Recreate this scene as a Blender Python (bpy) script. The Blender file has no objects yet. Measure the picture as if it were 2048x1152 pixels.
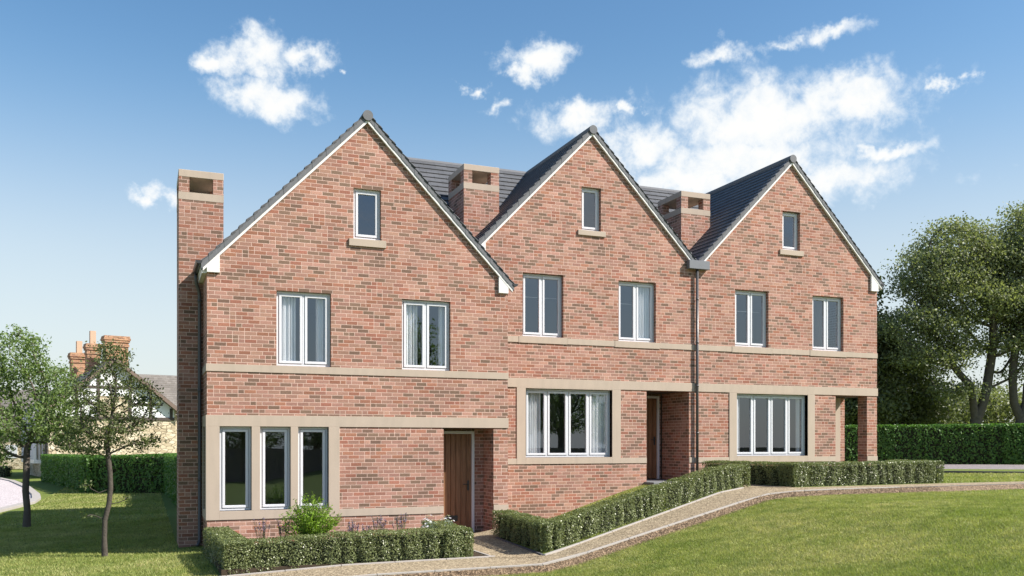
import bpy, math, random
import numpy as np
from mathutils import Vector
R = math.radians
rng = np.random.default_rng(7)
random.seed(7)
sc = bpy.context.scene
col = sc.collection

# ------------------------------------------------------------------ camera
YAW = math.atan(734/1808)
cam = bpy.data.cameras.new('camera'); camo = bpy.data.objects.new('camera', cam); col.objects.link(camo)
camo.location = (0, 0, 1.97); camo.rotation_euler = (R(90), 0, -YAW)
cam.sensor_width = 36; cam.lens = 1808/2048*36; cam.shift_y = (886-576)/2048
cam.clip_start = 0.1; cam.clip_end = 2000
sc.camera = camo
sc.render.engine = 'CYCLES'
sc.render.resolution_x = 1024; sc.render.resolution_y = 576

# ------------------------------------------------------------------ sky, sun, exposure
SUN_EL, SUN_A = 41.0, 54.0                     # elevation; angle of the sun from the facade's normal, to the right
sd = Vector((math.sin(R(SUN_A))*math.cos(R(SUN_EL)), -math.cos(R(SUN_A))*math.cos(R(SUN_EL)), math.sin(R(SUN_EL))))
sun = bpy.data.lights.new('sun', 'SUN'); sun.energy = 5.0; sun.angle = R(0.5); sun.color = (1.0, .93, .84)
suno = bpy.data.objects.new('sun', sun); col.objects.link(suno)
suno.rotation_euler = sd.to_track_quat('Z', 'Y').to_euler()
sc.view_settings.view_transform = 'Standard'; sc.view_settings.look = 'None'
sc.view_settings.exposure = 0.82; sc.view_settings.gamma = 1

w = bpy.data.worlds.new('World'); sc.world = w; w.use_nodes = True
nt = w.node_tree; N = nt.nodes; L = nt.links
for n in list(N): N.remove(n)
def nd(t, **k):
    n = N.new(t)
    for a, b in k.items(): setattr(n, a, b)
    return n
def math_(op, a, b=None, clamp=False):
    n = nd('ShaderNodeMath', operation=op, use_clamp=clamp)
    for i, v in enumerate((a, b)):
        if v is None: continue
        if isinstance(v, (int, float)): n.inputs[i].default_value = v
        else: L.new(v, n.inputs[i])
    return n.outputs[0]
sky = nd('ShaderNodeTexSky', sky_type='NISHITA', sun_disc=False)
sky.sun_elevation = R(SUN_EL); sky.sun_rotation = math.atan2(sd.x, sd.y)
sky.air_density = 1.35; sky.dust_density = 0.9; sky.ozone_density = 2.6; sky.altitude = 60
tc = nd('ShaderNodeTexCoord'); sp = nd('ShaderNodeSeparateXYZ'); L.new(tc.outputs['Generated'], sp.inputs[0])
az = math_('MULTIPLY', math_('ARCTAN2', sp.outputs[0], sp.outputs[1]), 57.29578)
el = math_('MULTIPLY', math_('ARCSINE', sp.outputs[2]), 57.29578)
cb0 = nd('ShaderNodeCombineXYZ'); L.new(az, cb0.inputs[0]); L.new(el, cb0.inputs[1])
wn_ = nd('ShaderNodeTexNoise'); wn_.inputs['Scale'].default_value = 22; wn_.inputs['Detail'].default_value = 5; wn_.inputs['Roughness'].default_value = .6; L.new(tc.outputs['Generated'], wn_.inputs['Vector'])
ws = nd('ShaderNodeVectorMath', operation='SUBTRACT'); L.new(wn_.outputs['Color'], ws.inputs[0]); ws.inputs[1].default_value = (.5, .5, .5)
wm = nd('ShaderNodeVectorMath', operation='MULTIPLY'); L.new(ws.outputs[0], wm.inputs[0]); wm.inputs[1].default_value = (6, 3.6, 0)
cb = nd('ShaderNodeVectorMath', operation='ADD'); L.new(cb0.outputs[0], cb.inputs[0]); L.new(wm.outputs[0], cb.inputs[1])
CL = [(6.3,22.3,2.5,1.0),(3.9,21.9,1.2,0.5),(6.81,20.2,2.6,1.0),(9.2,22.5,1.5,0.7),(23.87,23.09,1.9,0.94),(23.39,22.15,0.95,0.76),(19.75,21.72,0.88,0.38),(20.54,20.63,1.21,0.5),(10.96,21.99,0.37,0.41),(25.77,19.48,2.68,1.07),(26.08,20.04,1.58,0.84),(30.78,17.77,2.32,1.42),(36.85,18.79,5.32,2.33),(36.25,16.89,7.2,1.7),(33,15.6,5.5,1.3),(40,15.4,6,1.2),(42.6,19.7,3.89,1.26),(44.25,16.71,2.45,0.49),(35.05,22.7,1.66,0.73),(38.61,23.01,2.62,0.56),(41.48,23.44,2.26,0.63),(0.55,14.37,1.24,0.55),(29.22,20.22,0.69,0.55),(47.95,19.62,0.77,0.46),
      (150,14,16,3),(175,22,12,3),(200,12,20,2.5),(-60,16,14,3),(-95,24,10,3),(90,18,12,3),(120,30,9,4)]
field = None
for a, e, ra, re in CL:
    s = nd('ShaderNodeVectorMath', operation='SUBTRACT'); L.new(cb.outputs[0], s.inputs[0]); s.inputs[1].default_value = (a, e, 0)
    m = nd('ShaderNodeVectorMath', operation='MULTIPLY'); L.new(s.outputs[0], m.inputs[0]); m.inputs[1].default_value = (1/ra, 1/re, 0)
    l = nd('ShaderNodeVectorMath', operation='LENGTH'); L.new(m.outputs[0], l.inputs[0])
    wgt = 0.55 if (a in (35.05, 38.61, 41.48, 19.75, 20.54, 29.22, 47.95, 10.96)) else 1.0
    v = math_('SUBTRACT', wgt, l.outputs['Value'])
    field = v if field is None else math_('MAXIMUM', field, v)
field = math_('MAXIMUM', field, -1.2)
def noise(scale, det, rough, vec, dist=0):
    n = nd('ShaderNodeTexNoise'); n.inputs['Scale'].default_value = scale; n.inputs['Detail'].default_value = det
    n.inputs['Roughness'].default_value = rough; n.inputs['Distortion'].default_value = dist
    L.new(vec, n.inputs['Vector']); return n.outputs[0]
n1 = noise(17, 10, .66, tc.outputs['Generated'])
n2 = noise(45, 6, .62, tc.outputs['Generated'], .3)
nn = math_('ADD', math_('MULTIPLY', math_('SUBTRACT', n1, .5), 1.9), math_('MULTIPLY', math_('SUBTRACT', n2, .5), 1.7))
dd = math_('ADD', field, nn)
mr = nd('ShaderNodeMapRange', interpolation_type='SMOOTHSTEP'); L.new(dd, mr.inputs[0])
mr.inputs[1].default_value = -.46; mr.inputs[2].default_value = .66
dens = mr.outputs[0]
# faint veil of thin cloud low in the sky
veil = nd('ShaderNodeMapRange', interpolation_type='SMOOTHSTEP'); L.new(el, veil.inputs[0])
veil.inputs[1].default_value = 27; veil.inputs[2].default_value = 3; veil.inputs[3].default_value = 0; veil.inputs[4].default_value = .75
bg1 = nd('ShaderNodeBackground'); bg1.inputs[1].default_value = .088
hs = nd('ShaderNodeHueSaturation'); hs.inputs['Saturation'].default_value = 1.22; L.new(sky.outputs[0], hs.inputs['Color'])
L.new(hs.outputs[0], bg1.inputs[0])
bgv = nd('ShaderNodeBackground'); bgv.inputs[1].default_value = .56
vr = nd('ShaderNodeMapRange', interpolation_type='SMOOTHSTEP'); L.new(el, vr.inputs[0]); vr.inputs[1].default_value = 10; vr.inputs[2].default_value = 27
vc = nd('ShaderNodeMix', data_type='RGBA'); L.new(vr.outputs[0], vc.inputs[0]); vc.inputs[6].default_value = (.80, .86, .905, 1); vc.inputs[7].default_value = (.27, .56, .90, 1); L.new(vc.outputs[2], bgv.inputs[0])
mv = nd('ShaderNodeMixShader'); L.new(veil.outputs[0], mv.inputs[0]); L.new(bg1.outputs[0], mv.inputs[1]); L.new(bgv.outputs[0], mv.inputs[2])
cr = nd('ShaderNodeMapRange'); L.new(dd, cr.inputs[0]); cr.inputs[1].default_value = -.1; cr.inputs[2].default_value = 1.0
cc = nd('ShaderNodeMix', data_type='RGBA'); L.new(cr.outputs[0], cc.inputs[0]); cc.inputs[6].default_value = (.74, .84, .94, 1); cc.inputs[7].default_value = (1.0, .985, .95, 1)
bgc = nd('ShaderNodeBackground'); L.new(cc.outputs[2], bgc.inputs[0]); bgc.inputs[1].default_value = .60
mx = nd('ShaderNodeMixShader'); L.new(math_('MULTIPLY', dens, .96), mx.inputs[0]); L.new(mv.outputs[0], mx.inputs[1]); L.new(bgc.outputs[0], mx.inputs[2])
out = nd('ShaderNodeOutputWorld'); L.new(mx.outputs[0], out.inputs[0])

# ------------------------------------------------------------------ materials
class Mat:
    def __init__(s, name):
        s.m = bpy.data.materials.new(name); s.m.use_nodes = True; s.t = s.m.node_tree; s.n = s.t.nodes; s.l = s.t.links
        s.b = s.n['Principled BSDF']; s.o = s.n['Material Output']
    def nd(s, t, **k):
        n = s.n.new(t)
        for a, b in k.items(): setattr(n, a, b)
        return n
    def lk(s, a, b): s.l.new(a, b)
    def M(s, op, a, b=None, c=None, clamp=False):
        n = s.nd('ShaderNodeMath', operation=op, use_clamp=clamp)
        for i, v in enumerate((a, b, c)):
            if v is None: continue
            if isinstance(v, (int, float)): n.inputs[i].default_value = v
            else: s.lk(v, n.inputs[i])
        return n.outputs[0]
    def noise(s, vec, scale, det=4, rough=.55, dist=0):
        n = s.nd('ShaderNodeTexNoise'); n.inputs['Scale'].default_value = scale; n.inputs['Detail'].default_value = det
        n.inputs['Roughness'].default_value = rough; n.inputs['Distortion'].default_value = dist
        if vec is not None: s.lk(vec, n.inputs['Vector'])
        return n.outputs[0]
    def ramp(s, fac, stops, const=False):
        n = s.nd('ShaderNodeValToRGB'); e = n.color_ramp.elements
        if const: n.color_ramp.interpolation = 'CONSTANT'
        while len(e) < len(stops): e.new(.5)
        for i, (p, c) in enumerate(stops):
            e[i].position = p; e[i].color = (*c, 1)
        s.lk(fac, n.inputs[0]); return n.outputs[0]
    def mix(s, fac, a, b, mode='MIX'):
        n = s.nd('ShaderNodeMix', data_type='RGBA', blend_type=mode)
        for i, v in ((0, fac), (6, a), (7, b)):
            if isinstance(v, (int, float)): n.inputs[i].default_value = v
            elif isinstance(v, tuple): n.inputs[i].default_value = (*v, 1)
            else: s.lk(v, n.inputs[i])
        return n.outputs[2]
    def col(s, v):
        if isinstance(v, tuple): s.b.inputs['Base Color'].default_value = (*v, 1)
        else: s.lk(v, s.b.inputs['Base Color'])
    def bump(s, h, strength=.5, dist=.01):
        n = s.nd('ShaderNodeBump'); n.inputs['Strength'].default_value = strength; n.inputs['Distance'].default_value = dist
        s.lk(h, n.inputs['Height']); s.lk(n.outputs[0], s.b.inputs['Normal'])
    def oc(s): return s.nd('ShaderNodeTexCoord').outputs['Object']
    def rough(s, r, spec=.3): s.b.inputs['Roughness'].default_value = r; s.b.inputs['Specular IOR Level'].default_value = spec

def uv_wall(s):
    """(u, z): u runs along the wall whichever way it faces, in object space"""
    o = s.oc(); sp = s.nd('ShaderNodeSeparateXYZ'); s.lk(o, sp.inputs[0])
    tcn = s.nd('ShaderNodeTexCoord'); sn = s.nd('ShaderNodeSeparateXYZ'); s.lk(tcn.outputs['Normal'], sn.inputs[0])
    side = s.M('GREATER_THAN', s.M('ABSOLUTE', sn.outputs[0]), s.M('ABSOLUTE', sn.outputs[1]))
    u = s.M('ADD', s.M('MULTIPLY', sp.outputs[0], s.M('SUBTRACT', 1, side)), s.M('MULTIPLY', s.M('ADD', sp.outputs[1], .06), side))
    return u, sp.outputs[2], o

def brick_mat(name, pink, red, dark, mort, bl=.225, bh=.075, mw=.010, pd=.21, pr=.43):
    s = Mat(name); u, z, o = uv_wall(s)
    v = s.M('DIVIDE', z, bh); row = s.M('FLOOR', v); fv = s.M('SUBTRACT', v, row)
    uu = s.M('ADD', s.M('DIVIDE', u, bl), s.M('MULTIPLY', row, .5))
    uu = s.M('ADD', uu, s.M('MULTIPLY', s.M('FLOOR', s.M('DIVIDE', row, 7)), .23))
    cell = s.M('FLOOR', uu); fu = s.M('SUBTRACT', uu, cell)
    c1 = s.nd('ShaderNodeCombineXYZ'); s.lk(cell, c1.inputs[0]); s.lk(row, c1.inputs[1])
    w1 = s.nd('ShaderNodeTexWhiteNoise', noise_dimensions='2D'); s.lk(c1.outputs[0], w1.inputs[0])
    split = s.M('LESS_THAN', w1.outputs[0], .10)
    f2 = s.M('MULTIPLY', fu, 2); fl2 = s.M('FLOOR', f2)
    fin = s.M('ADD', s.M('MULTIPLY', split, s.M('DIVIDE', s.M('SUBTRACT', f2, fl2), 2)), s.M('MULTIPLY', s.M('SUBTRACT', 1, split), fu))
    wid = s.M('SUBTRACT', 1, s.M('MULTIPLY', split, .5))
    idx = s.M('ADD', cell, s.M('MULTIPLY', s.M('MULTIPLY', split, fl2), .5))
    c2 = s.nd('ShaderNodeCombineXYZ'); s.lk(idx, c2.inputs[0]); s.lk(row, c2.inputs[1]); c2.inputs[2].default_value = 3.7
    w2 = s.nd('ShaderNodeTexWhiteNoise', noise_dimensions='3D'); s.lk(c2.outputs[0], w2.inputs[0])
    # rough edge of the brick
    en = s.M('MULTIPLY', s.M('SUBTRACT', s.noise(o, 60, 3, .6), .5), .010)
    eu = s.M('ADD', s.M('MULTIPLY', s.M('MINIMUM', fin, s.M('SUBTRACT', wid, fin)), bl), en)
    ev = s.M('ADD', s.M('MULTIPLY', s.M('MINIMUM', fv, s.M('SUBTRACT', 1, fv)), bh), en)
    e = s.M('MINIMUM', eu, ev)
    mm = s.nd('ShaderNodeMapRange', interpolation_type='SMOOTHSTEP'); s.lk(e, mm.inputs[0])
    mm.inputs[1].default_value = mw/2-.0015; mm.inputs[2].default_value = mw/2+.0025
    isb = mm.outputs[0]
    base = s.ramp(w2.outputs['Value'], [(0, dark), (pd, red), (pr, pink), (.80, tuple(c*1.12 for c in pink)), (.92, tuple(a*.5+b*.5 for a, b in zip(pink, red)))], True)
    hv = s.nd('ShaderNodeHueSaturation'); s.lk(base, hv.inputs['Color'])
    sp2 = s.nd('ShaderNodeSeparateColor'); s.lk(w2.outputs['Color'], sp2.inputs[0])
    s.lk(s.M('ADD', .84, s.M('MULTIPLY', sp2.outputs[1], .32)), hv.inputs['Value'])
    s.lk(s.M('ADD', .494, s.M('MULTIPLY', sp2.outputs[2], .012)), hv.inputs['Hue'])
    n_a = s.noise(o, 38, 5, .65); n_b = s.noise(o, 1.1, 4, .5)
    c = s.mix(s.M('MULTIPLY', s.M('SUBTRACT', n_a, .35, clamp=True), 1.5, clamp=True), s.mix(1, hv.outputs[0], (.72, .72, .72), 'MULTIPLY'), s.mix(1, hv.outputs[0], (1.18, 1.18, 1.18), 'MULTIPLY'))
    c = s.mix(isb, s.mix(s.noise(o, 25, 3), tuple(x*.8 for x in mort), tuple(x*1.15 for x in mort)), c)
    ww = s.nd('ShaderNodeMapRange'); s.lk(n_b, ww.inputs[0]); ww.inputs[1].default_value = .3; ww.inputs[2].default_value = .7; ww.inputs[3].default_value = .88; ww.inputs[4].default_value = 1.1
    g = s.nd('ShaderNodeCombineColor')
    for i in range(3): s.lk(ww.outputs[0], g.inputs[i])
    s.col(s.mix(1, c, g.outputs[0], 'MULTIPLY'))
    s.bump(s.M('ADD', isb, s.M('MULTIPLY', n_a, .5)), .55, .006)
    s.rough(.88, .2); return s.m

def plain(name, c, rough=.6, spec=.4, var=.12, nsc=6, bump=0, bsc=80, metal=0, bd=.004):
    s = Mat(name); o = s.oc()
    n = s.noise(o, nsc, 6, .6)
    s.col(s.mix(n, tuple(x*(1-var) for x in c), tuple(min(1, x*(1+var)) for x in c)))
    s.rough(rough, spec); s.b.inputs['Metallic'].default_value = metal
    if bump: s.bump(s.noise(o, bsc, 4, .6), bump, bd)
    return s.m

M = {}
M['brick'] = brick_mat('brick', (.39,.222,.170), (.36,.165,.113), (.225,.145,.106), (.60,.425,.36))
M['orange_brick'] = brick_mat('orange_brick', (.46,.26,.15), (.40,.20,.11), (.28,.15,.09), (.45,.34,.25), .225, .09, .014)
def stone_mat():
    s = Mat('cast_stone'); o = s.oc()
    n1_ = s.noise(o, 1.4, 5, .55); n2_ = s.noise(o, 70, 4, .6)
    c = s.mix(n1_, (.41,.332,.268), (.485,.405,.335))
    c = s.mix(s.M('MULTIPLY', n2_, .45), c, (.35,.295,.24))
    st = s.nd('ShaderNodeMapping'); st.inputs['Scale'].default_value = (3, 3, .5); s.lk(o, st.inputs[0])
    c = s.mix(s.M('MULTIPLY', s.M('SUBTRACT', s.noise(st.outputs[0], 2.2, 5, .6), .45, clamp=True), 1.1), c, (.30,.26,.215))
    s.col(c); s.bump(n2_, .35, .004); s.rough(.85, .2); return s.m
M['stone'] = stone_mat()
M['white'] = plain('white_paint', (.70,.69,.68), .38, .45, .03, 3)
M['frame_white'] = plain('window_white', (.62,.63,.67), .32, .5, .02, 3)
M['curtain'] = plain('curtain', (.78,.78,.79), .9, .1, .1, 2)
M['plaster'] = plain('plaster', (.36,.35,.34), .9, .1, .05, 2)
M['floorwood'] = plain('inside_floor', (.22,.16,.11), .6, .3, .2, 4)
M['dark_metal'] = plain('dark_metal', (.035,.035,.037), .35, .5, .1, 5)
M['lead'] = plain('lead_grey', (.15,.16,.18), .45, .5, .12, 7, .1, 40)
M['pipe'] = plain('pipe_grey', (.075,.075,.08), .33, .5, .12, 7)
M['verge'] = plain('verge_tile', (.135,.14,.152), .7, .3, .12, 9, .15, 60)
M['step'] = plain('step_paving', (.16,.165,.175), .7, .3, .15, 5, .2, 60)
M['bark'] = plain('bark', (.115,.10,.085), .95, .1, .45, 7, .8, 30, bd=.02)
M['bark_dark'] = plain('bark_dark', (.08,.07,.06), .95, .1, .4, 9, .8, 30, bd=.02)
M['kerb'] = plain('kerb_stone', (.36,.335,.31), .85, .2, .15, 4, .3, 90)
M['kerb_dark'] = plain('kerb_dark', (.10,.10,.11), .85, .2, .15, 4, .3, 90)
M['timber'] = plain('dark_timber', (.075,.062,.055), .8, .2, .2, 3)
M['render'] = plain('white_render', (.74,.75,.77), .85, .2, .05, 2)
M['fence'] = plain('fence_wood', (.20,.165,.13), .85, .2, .25, 3)
M['soil'] = plain('soil', (.06,.045,.032), .95, .1, .3, 12, .6, 30)
M['red_paver'] = plain('red_paver', (.26,.12,.085), .85, .2, .2, 8)
M['fence_far'] = plain('cedar', (.11,.10,.09), .85, .2, .25, 3)

def tile_mat(name, ca, cb_, rise=.144, width=.33):
    s = Mat(name); u, z, o = uv_wall(s)
    v = s.M('DIVIDE', z, rise); row = s.M('FLOOR', v)
    uu = s.M('ADD', s.M('DIVIDE', u, width), s.M('MULTIPLY', row, .5)); cell = s.M('FLOOR', uu); fu = s.M('SUBTRACT', uu, cell)
    c2 = s.nd('ShaderNodeCombineXYZ'); s.lk(cell, c2.inputs[0]); s.lk(row, c2.inputs[1])
    w2 = s.nd('ShaderNodeTexWhiteNoise', noise_dimensions='2D'); s.lk(c2.outputs[0], w2.inputs[0])
    c = s.mix(w2.outputs['Value'], ca, cb_)
    ln = s.M('LESS_THAN', s.M('MINIMUM', fu, s.M('SUBTRACT', 1, fu)), .018)
    c = s.mix(s.M('MULTIPLY', ln, .7), c, tuple(x*.3 for x in ca))
    n = s.noise(o, 5, 5, .65); c = s.mix(s.M('MULTIPLY', n, .5), c, tuple(x*.7 for x in ca))
    s.col(c); s.bump(s.noise(o, 70, 3), .2, .004); s.rough(.62, .35); return s.m
M['tile'] = tile_mat('roof_tile', (.088,.092,.10), (.115,.12,.13), .158)
M['slate'] = tile_mat('old_slate', (.16,.145,.13), (.23,.21,.19), .17, .3)

def glass_mat():
    s = Mat('window_glass')
    lw = s.nd('ShaderNodeLayerWeight'); lw.inputs[0].default_value = .5
    f = s.M('ADD', .16, s.M('MULTIPLY', s.M('POWER', lw.outputs['Facing'], 4), .8), clamp=True)
    tr = s.nd('ShaderNodeBsdfTransparent'); tr.inputs[0].default_value = (.93,.95,.96,1)
    gl = s.nd('ShaderNodeBsdfGlossy'); gl.inputs['Roughness'].default_value = .0; gl.inputs[0].default_value = (.74,.85,1,1)
    nz = s.nd('ShaderNodeBump'); nz.inputs['Strength'].default_value = .04; nz.inputs['Distance'].default_value = .02
    s.lk(s.noise(s.oc(), 1.2, 1), nz.inputs['Height']); s.lk(nz.outputs[0], gl.inputs['Normal'])
    mxn = s.nd('ShaderNodeMixShader'); s.lk(f, mxn.inputs[0]); s.lk(tr.outputs[0], mxn.inputs[1]); s.lk(gl.outputs[0], mxn.inputs[2])
    s.lk(mxn.outputs[0], s.o.inputs[0]); return s.m
M['glass'] = glass_mat()

def leaf_mat(name, a, b, tr=.35, rough=.5):
    s = Mat(name)
    g = s.nd('ShaderNodeNewGeometry'); n = s.noise(s.oc(), 1.6, 3)
    f = s.M('ADD', s.M('MULTIPLY', g.outputs['Random Per Island'], .6), s.M('MULTIPLY', n, .4), clamp=True)
    c = s.mix(f, a, b); s.col(c); s.rough(rough, .35)
    t = s.nd('ShaderNodeBsdfTranslucent'); s.lk(s.mix(1, c, (1.25, 1.35, .6), 'MULTIPLY'), t.inputs[0])
    mxn = s.nd('ShaderNodeMixShader'); mxn.inputs[0].default_value = tr
    s.lk(s.b.outputs[0], mxn.inputs[1]); s.lk(t.outputs[0], mxn.inputs[2]); s.lk(mxn.outputs[0], s.o.inputs[0])
    return s.m
M['leaf_box'] = leaf_mat('box_leaf', (.085,.115,.045), (.26,.29,.125), .25, .34)
M['leaf_bright'] = leaf_mat('shrub_leaf', (.13,.24,.02), (.26,.40,.05), .4)
M['leaf_yew'] = leaf_mat('conifer_hedge_leaf', (.06,.14,.025), (.125,.25,.05), .35)
M['leaf_light'] = leaf_mat('young_tree_leaf', (.12,.19,.06), (.24,.32,.13), .42)
M['leaf_thin'] = leaf_mat('thin_tree_leaf', (.085,.115,.045), (.16,.19,.08), .4)
M['leaf_big'] = leaf_mat('big_tree_leaf', (.15,.18,.085), (.28,.305,.165), .35)  # lightened towards grey-green: distance haze put into the leaf colour
M['leaf_dark'] = leaf_mat('dark_tree_leaf', (.08,.105,.05), (.165,.19,.095), .35)
M['leaf_silver'] = leaf_mat('silver_leaf', (.22,.30,.25), (.36,.42,.36), .25)
M['petal_purple'] = leaf_mat('purple_petal', (.17,.125,.22), (.28,.22,.34), .3)
M['petal_white'] = leaf_mat('white_petal', (.62,.60,.68), (.8,.78,.8), .3)
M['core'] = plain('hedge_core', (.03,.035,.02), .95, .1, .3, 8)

def grass_mat():
    s = Mat('grass_ground'); o = s.oc()
    n1_ = s.noise(o, .45, 5, .6); n2_ = s.noise(o, 2.6, 5, .6); n3 = s.noise(o, 40, 4, .7)
    c = s.mix(n1_, (.17,.22,.045), (.24,.27,.075)); c = s.mix(s.M('MULTIPLY', n2_, .6), c, (.18,.24,.05))
    c = s.mix(s.M('MULTIPLY', n3, .8), c, (.075,.105,.022)); s.col(c); s.bump(n3, .8, .03); s.rough(.9, .1); return s.m
M['grass'] = grass_mat()
def blade_mat():
    s = Mat('grass_blade'); o = s.oc(); g = s.nd('ShaderNodeNewGeometry')
    n1_ = s.ramp(s.noise(o, .55, 5, .62), [(.32, (.24,.285,.075)), (.5, (.325,.345,.12)), (.68, (.42,.40,.185))])
    n2_ = s.ramp(s.noise(o, 3.2, 4, .6), [(.35, (.72,.78,.7)), (.65, (1.2,1.15,1.2))])
    c = s.mix(1, n1_, n2_, 'MULTIPLY')
    hv = s.nd('ShaderNodeHueSaturation'); s.lk(c, hv.inputs['Color'])
    s.lk(s.M('ADD', .75, s.M('MULTIPLY', g.outputs['Random Per Island'], .55)), hv.inputs['Value'])
    s.lk(s.M('ADD', .485, s.M('MULTIPLY', g.outputs['Random Per Island'], .03)), hv.inputs['Hue'])
    s.col(hv.outputs[0]); s.rough(.55, .25)
    t = s.nd('ShaderNodeBsdfTranslucent'); s.lk(s.mix(1, hv.outputs[0], (1.1, 1.2, .6), 'MULTIPLY'), t.inputs[0])
    mxn = s.nd('ShaderNodeMixShader'); mxn.inputs[0].default_value = .4
    s.lk(s.b.outputs[0], mxn.inputs[1]); s.lk(t.outputs[0], mxn.inputs[2]); s.lk(mxn.outputs[0], s.o.inputs[0]); return s.m
M['blade'] = blade_mat()
def gravel_mat(name, a, b, c_, sc_=55):
    s = Mat(name); o = s.oc()
    v = s.nd('ShaderNodeTexVoronoi'); v.inputs['Scale'].default_value = sc_; s.lk(o, v.inputs['Vector'])
    sp_ = s.nd('ShaderNodeSeparateColor'); s.lk(v.outputs['Color'], sp_.inputs[0])
    c = s.ramp(sp_.outputs[0], [(0, c_), (.3, a), (.7, b), (.93, tuple(min(1, x*1.5) for x in b))])
    c = s.mix(s.M('MULTIPLY', s.noise(o, 1.5, 4), .3), c, a)
    s.col(c); s.bump(v.outputs['Distance'], .7, .012); s.rough(.8, .3); return s.m
M['path'] = gravel_mat('bound_gravel', (.235,.185,.115), (.36,.295,.20), (.10,.075,.05), 46)
M['gravel'] = gravel_mat('brown_gravel', (.11,.072,.042), (.21,.15,.095), (.045,.03,.02), 48)
M['tarmac_r'] = gravel_mat('grey_tarmac', (.20,.175,.17), (.27,.24,.235), (.13,.12,.12), 30)
M['tarmac_l'] = gravel_mat('pale_tarmac', (.42,.37,.37), (.52,.47,.47), (.33,.29,.29), 25)
def rubble_mat():
    s = Mat('rubble_stone'); u, z, o = uv_wall(s)
    c = s.nd('ShaderNodeCombineXYZ'); s.lk(s.M('MULTIPLY', u, .5), c.inputs[0]); s.lk(z, c.inputs[1])
    nz = s.nd('ShaderNodeTexNoise'); nz.inputs['Scale'].default_value = 2.5; s.lk(c.outputs[0], nz.inputs['Vector'])
    cv = s.nd('ShaderNodeVectorMath', operation='ADD'); s.lk(c.outputs[0], cv.inputs[0])
    ms = s.nd('ShaderNodeVectorMath', operation='SCALE'); s.lk(nz.outputs['Color'], ms.inputs[0]); ms.inputs['Scale'].default_value = .12; s.lk(ms.outputs[0], cv.inputs[1])
    v = s.nd('ShaderNodeTexVoronoi', feature='DISTANCE_TO_EDGE'); v.inputs['Scale'].default_value = 5.2; s.lk(cv.outputs[0], v.inputs['Vector'])
    v2 = s.nd('ShaderNodeTexVoronoi'); v2.inputs['Scale'].default_value = 5.2; s.lk(cv.outputs[0], v2.inputs['Vector'])
    sp_ = s.nd('ShaderNodeSeparateColor'); s.lk(v2.outputs['Color'], sp_.inputs[0])
    cc_ = s.ramp(sp_.outputs[0], [(0, (.34,.28,.19)), (.4, (.52,.44,.31)), (1, (.64,.57,.44))])
    j = s.nd('ShaderNodeMapRange'); s.lk(v.outputs['Distance'], j.inputs[0]); j.inputs[1].default_value = .01; j.inputs[2].default_value = .06
    s.col(s.mix(j.outputs[0], (.20,.16,.11), cc_)); s.bump(j.outputs[0], .8, .03); s.rough(.9, .15); return s.m
M['rubble'] = rubble_mat()
def wood_mat():
    s = Mat('door_oak'); o = s.oc()
    mp = s.nd('ShaderNodeMapping'); mp.inputs['Scale'].default_value = (14, 14, .9); s.lk(o, mp.inputs[0])
    n = s.noise(mp.outputs[0], 1.5, 6, .6, 1.2)
    s.col(s.ramp(n, [(.3, (.13,.062,.03)), (.7, (.27,.14,.075))])); s.rough(.5, .35); return s.m
M['door'] = wood_mat()

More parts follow.
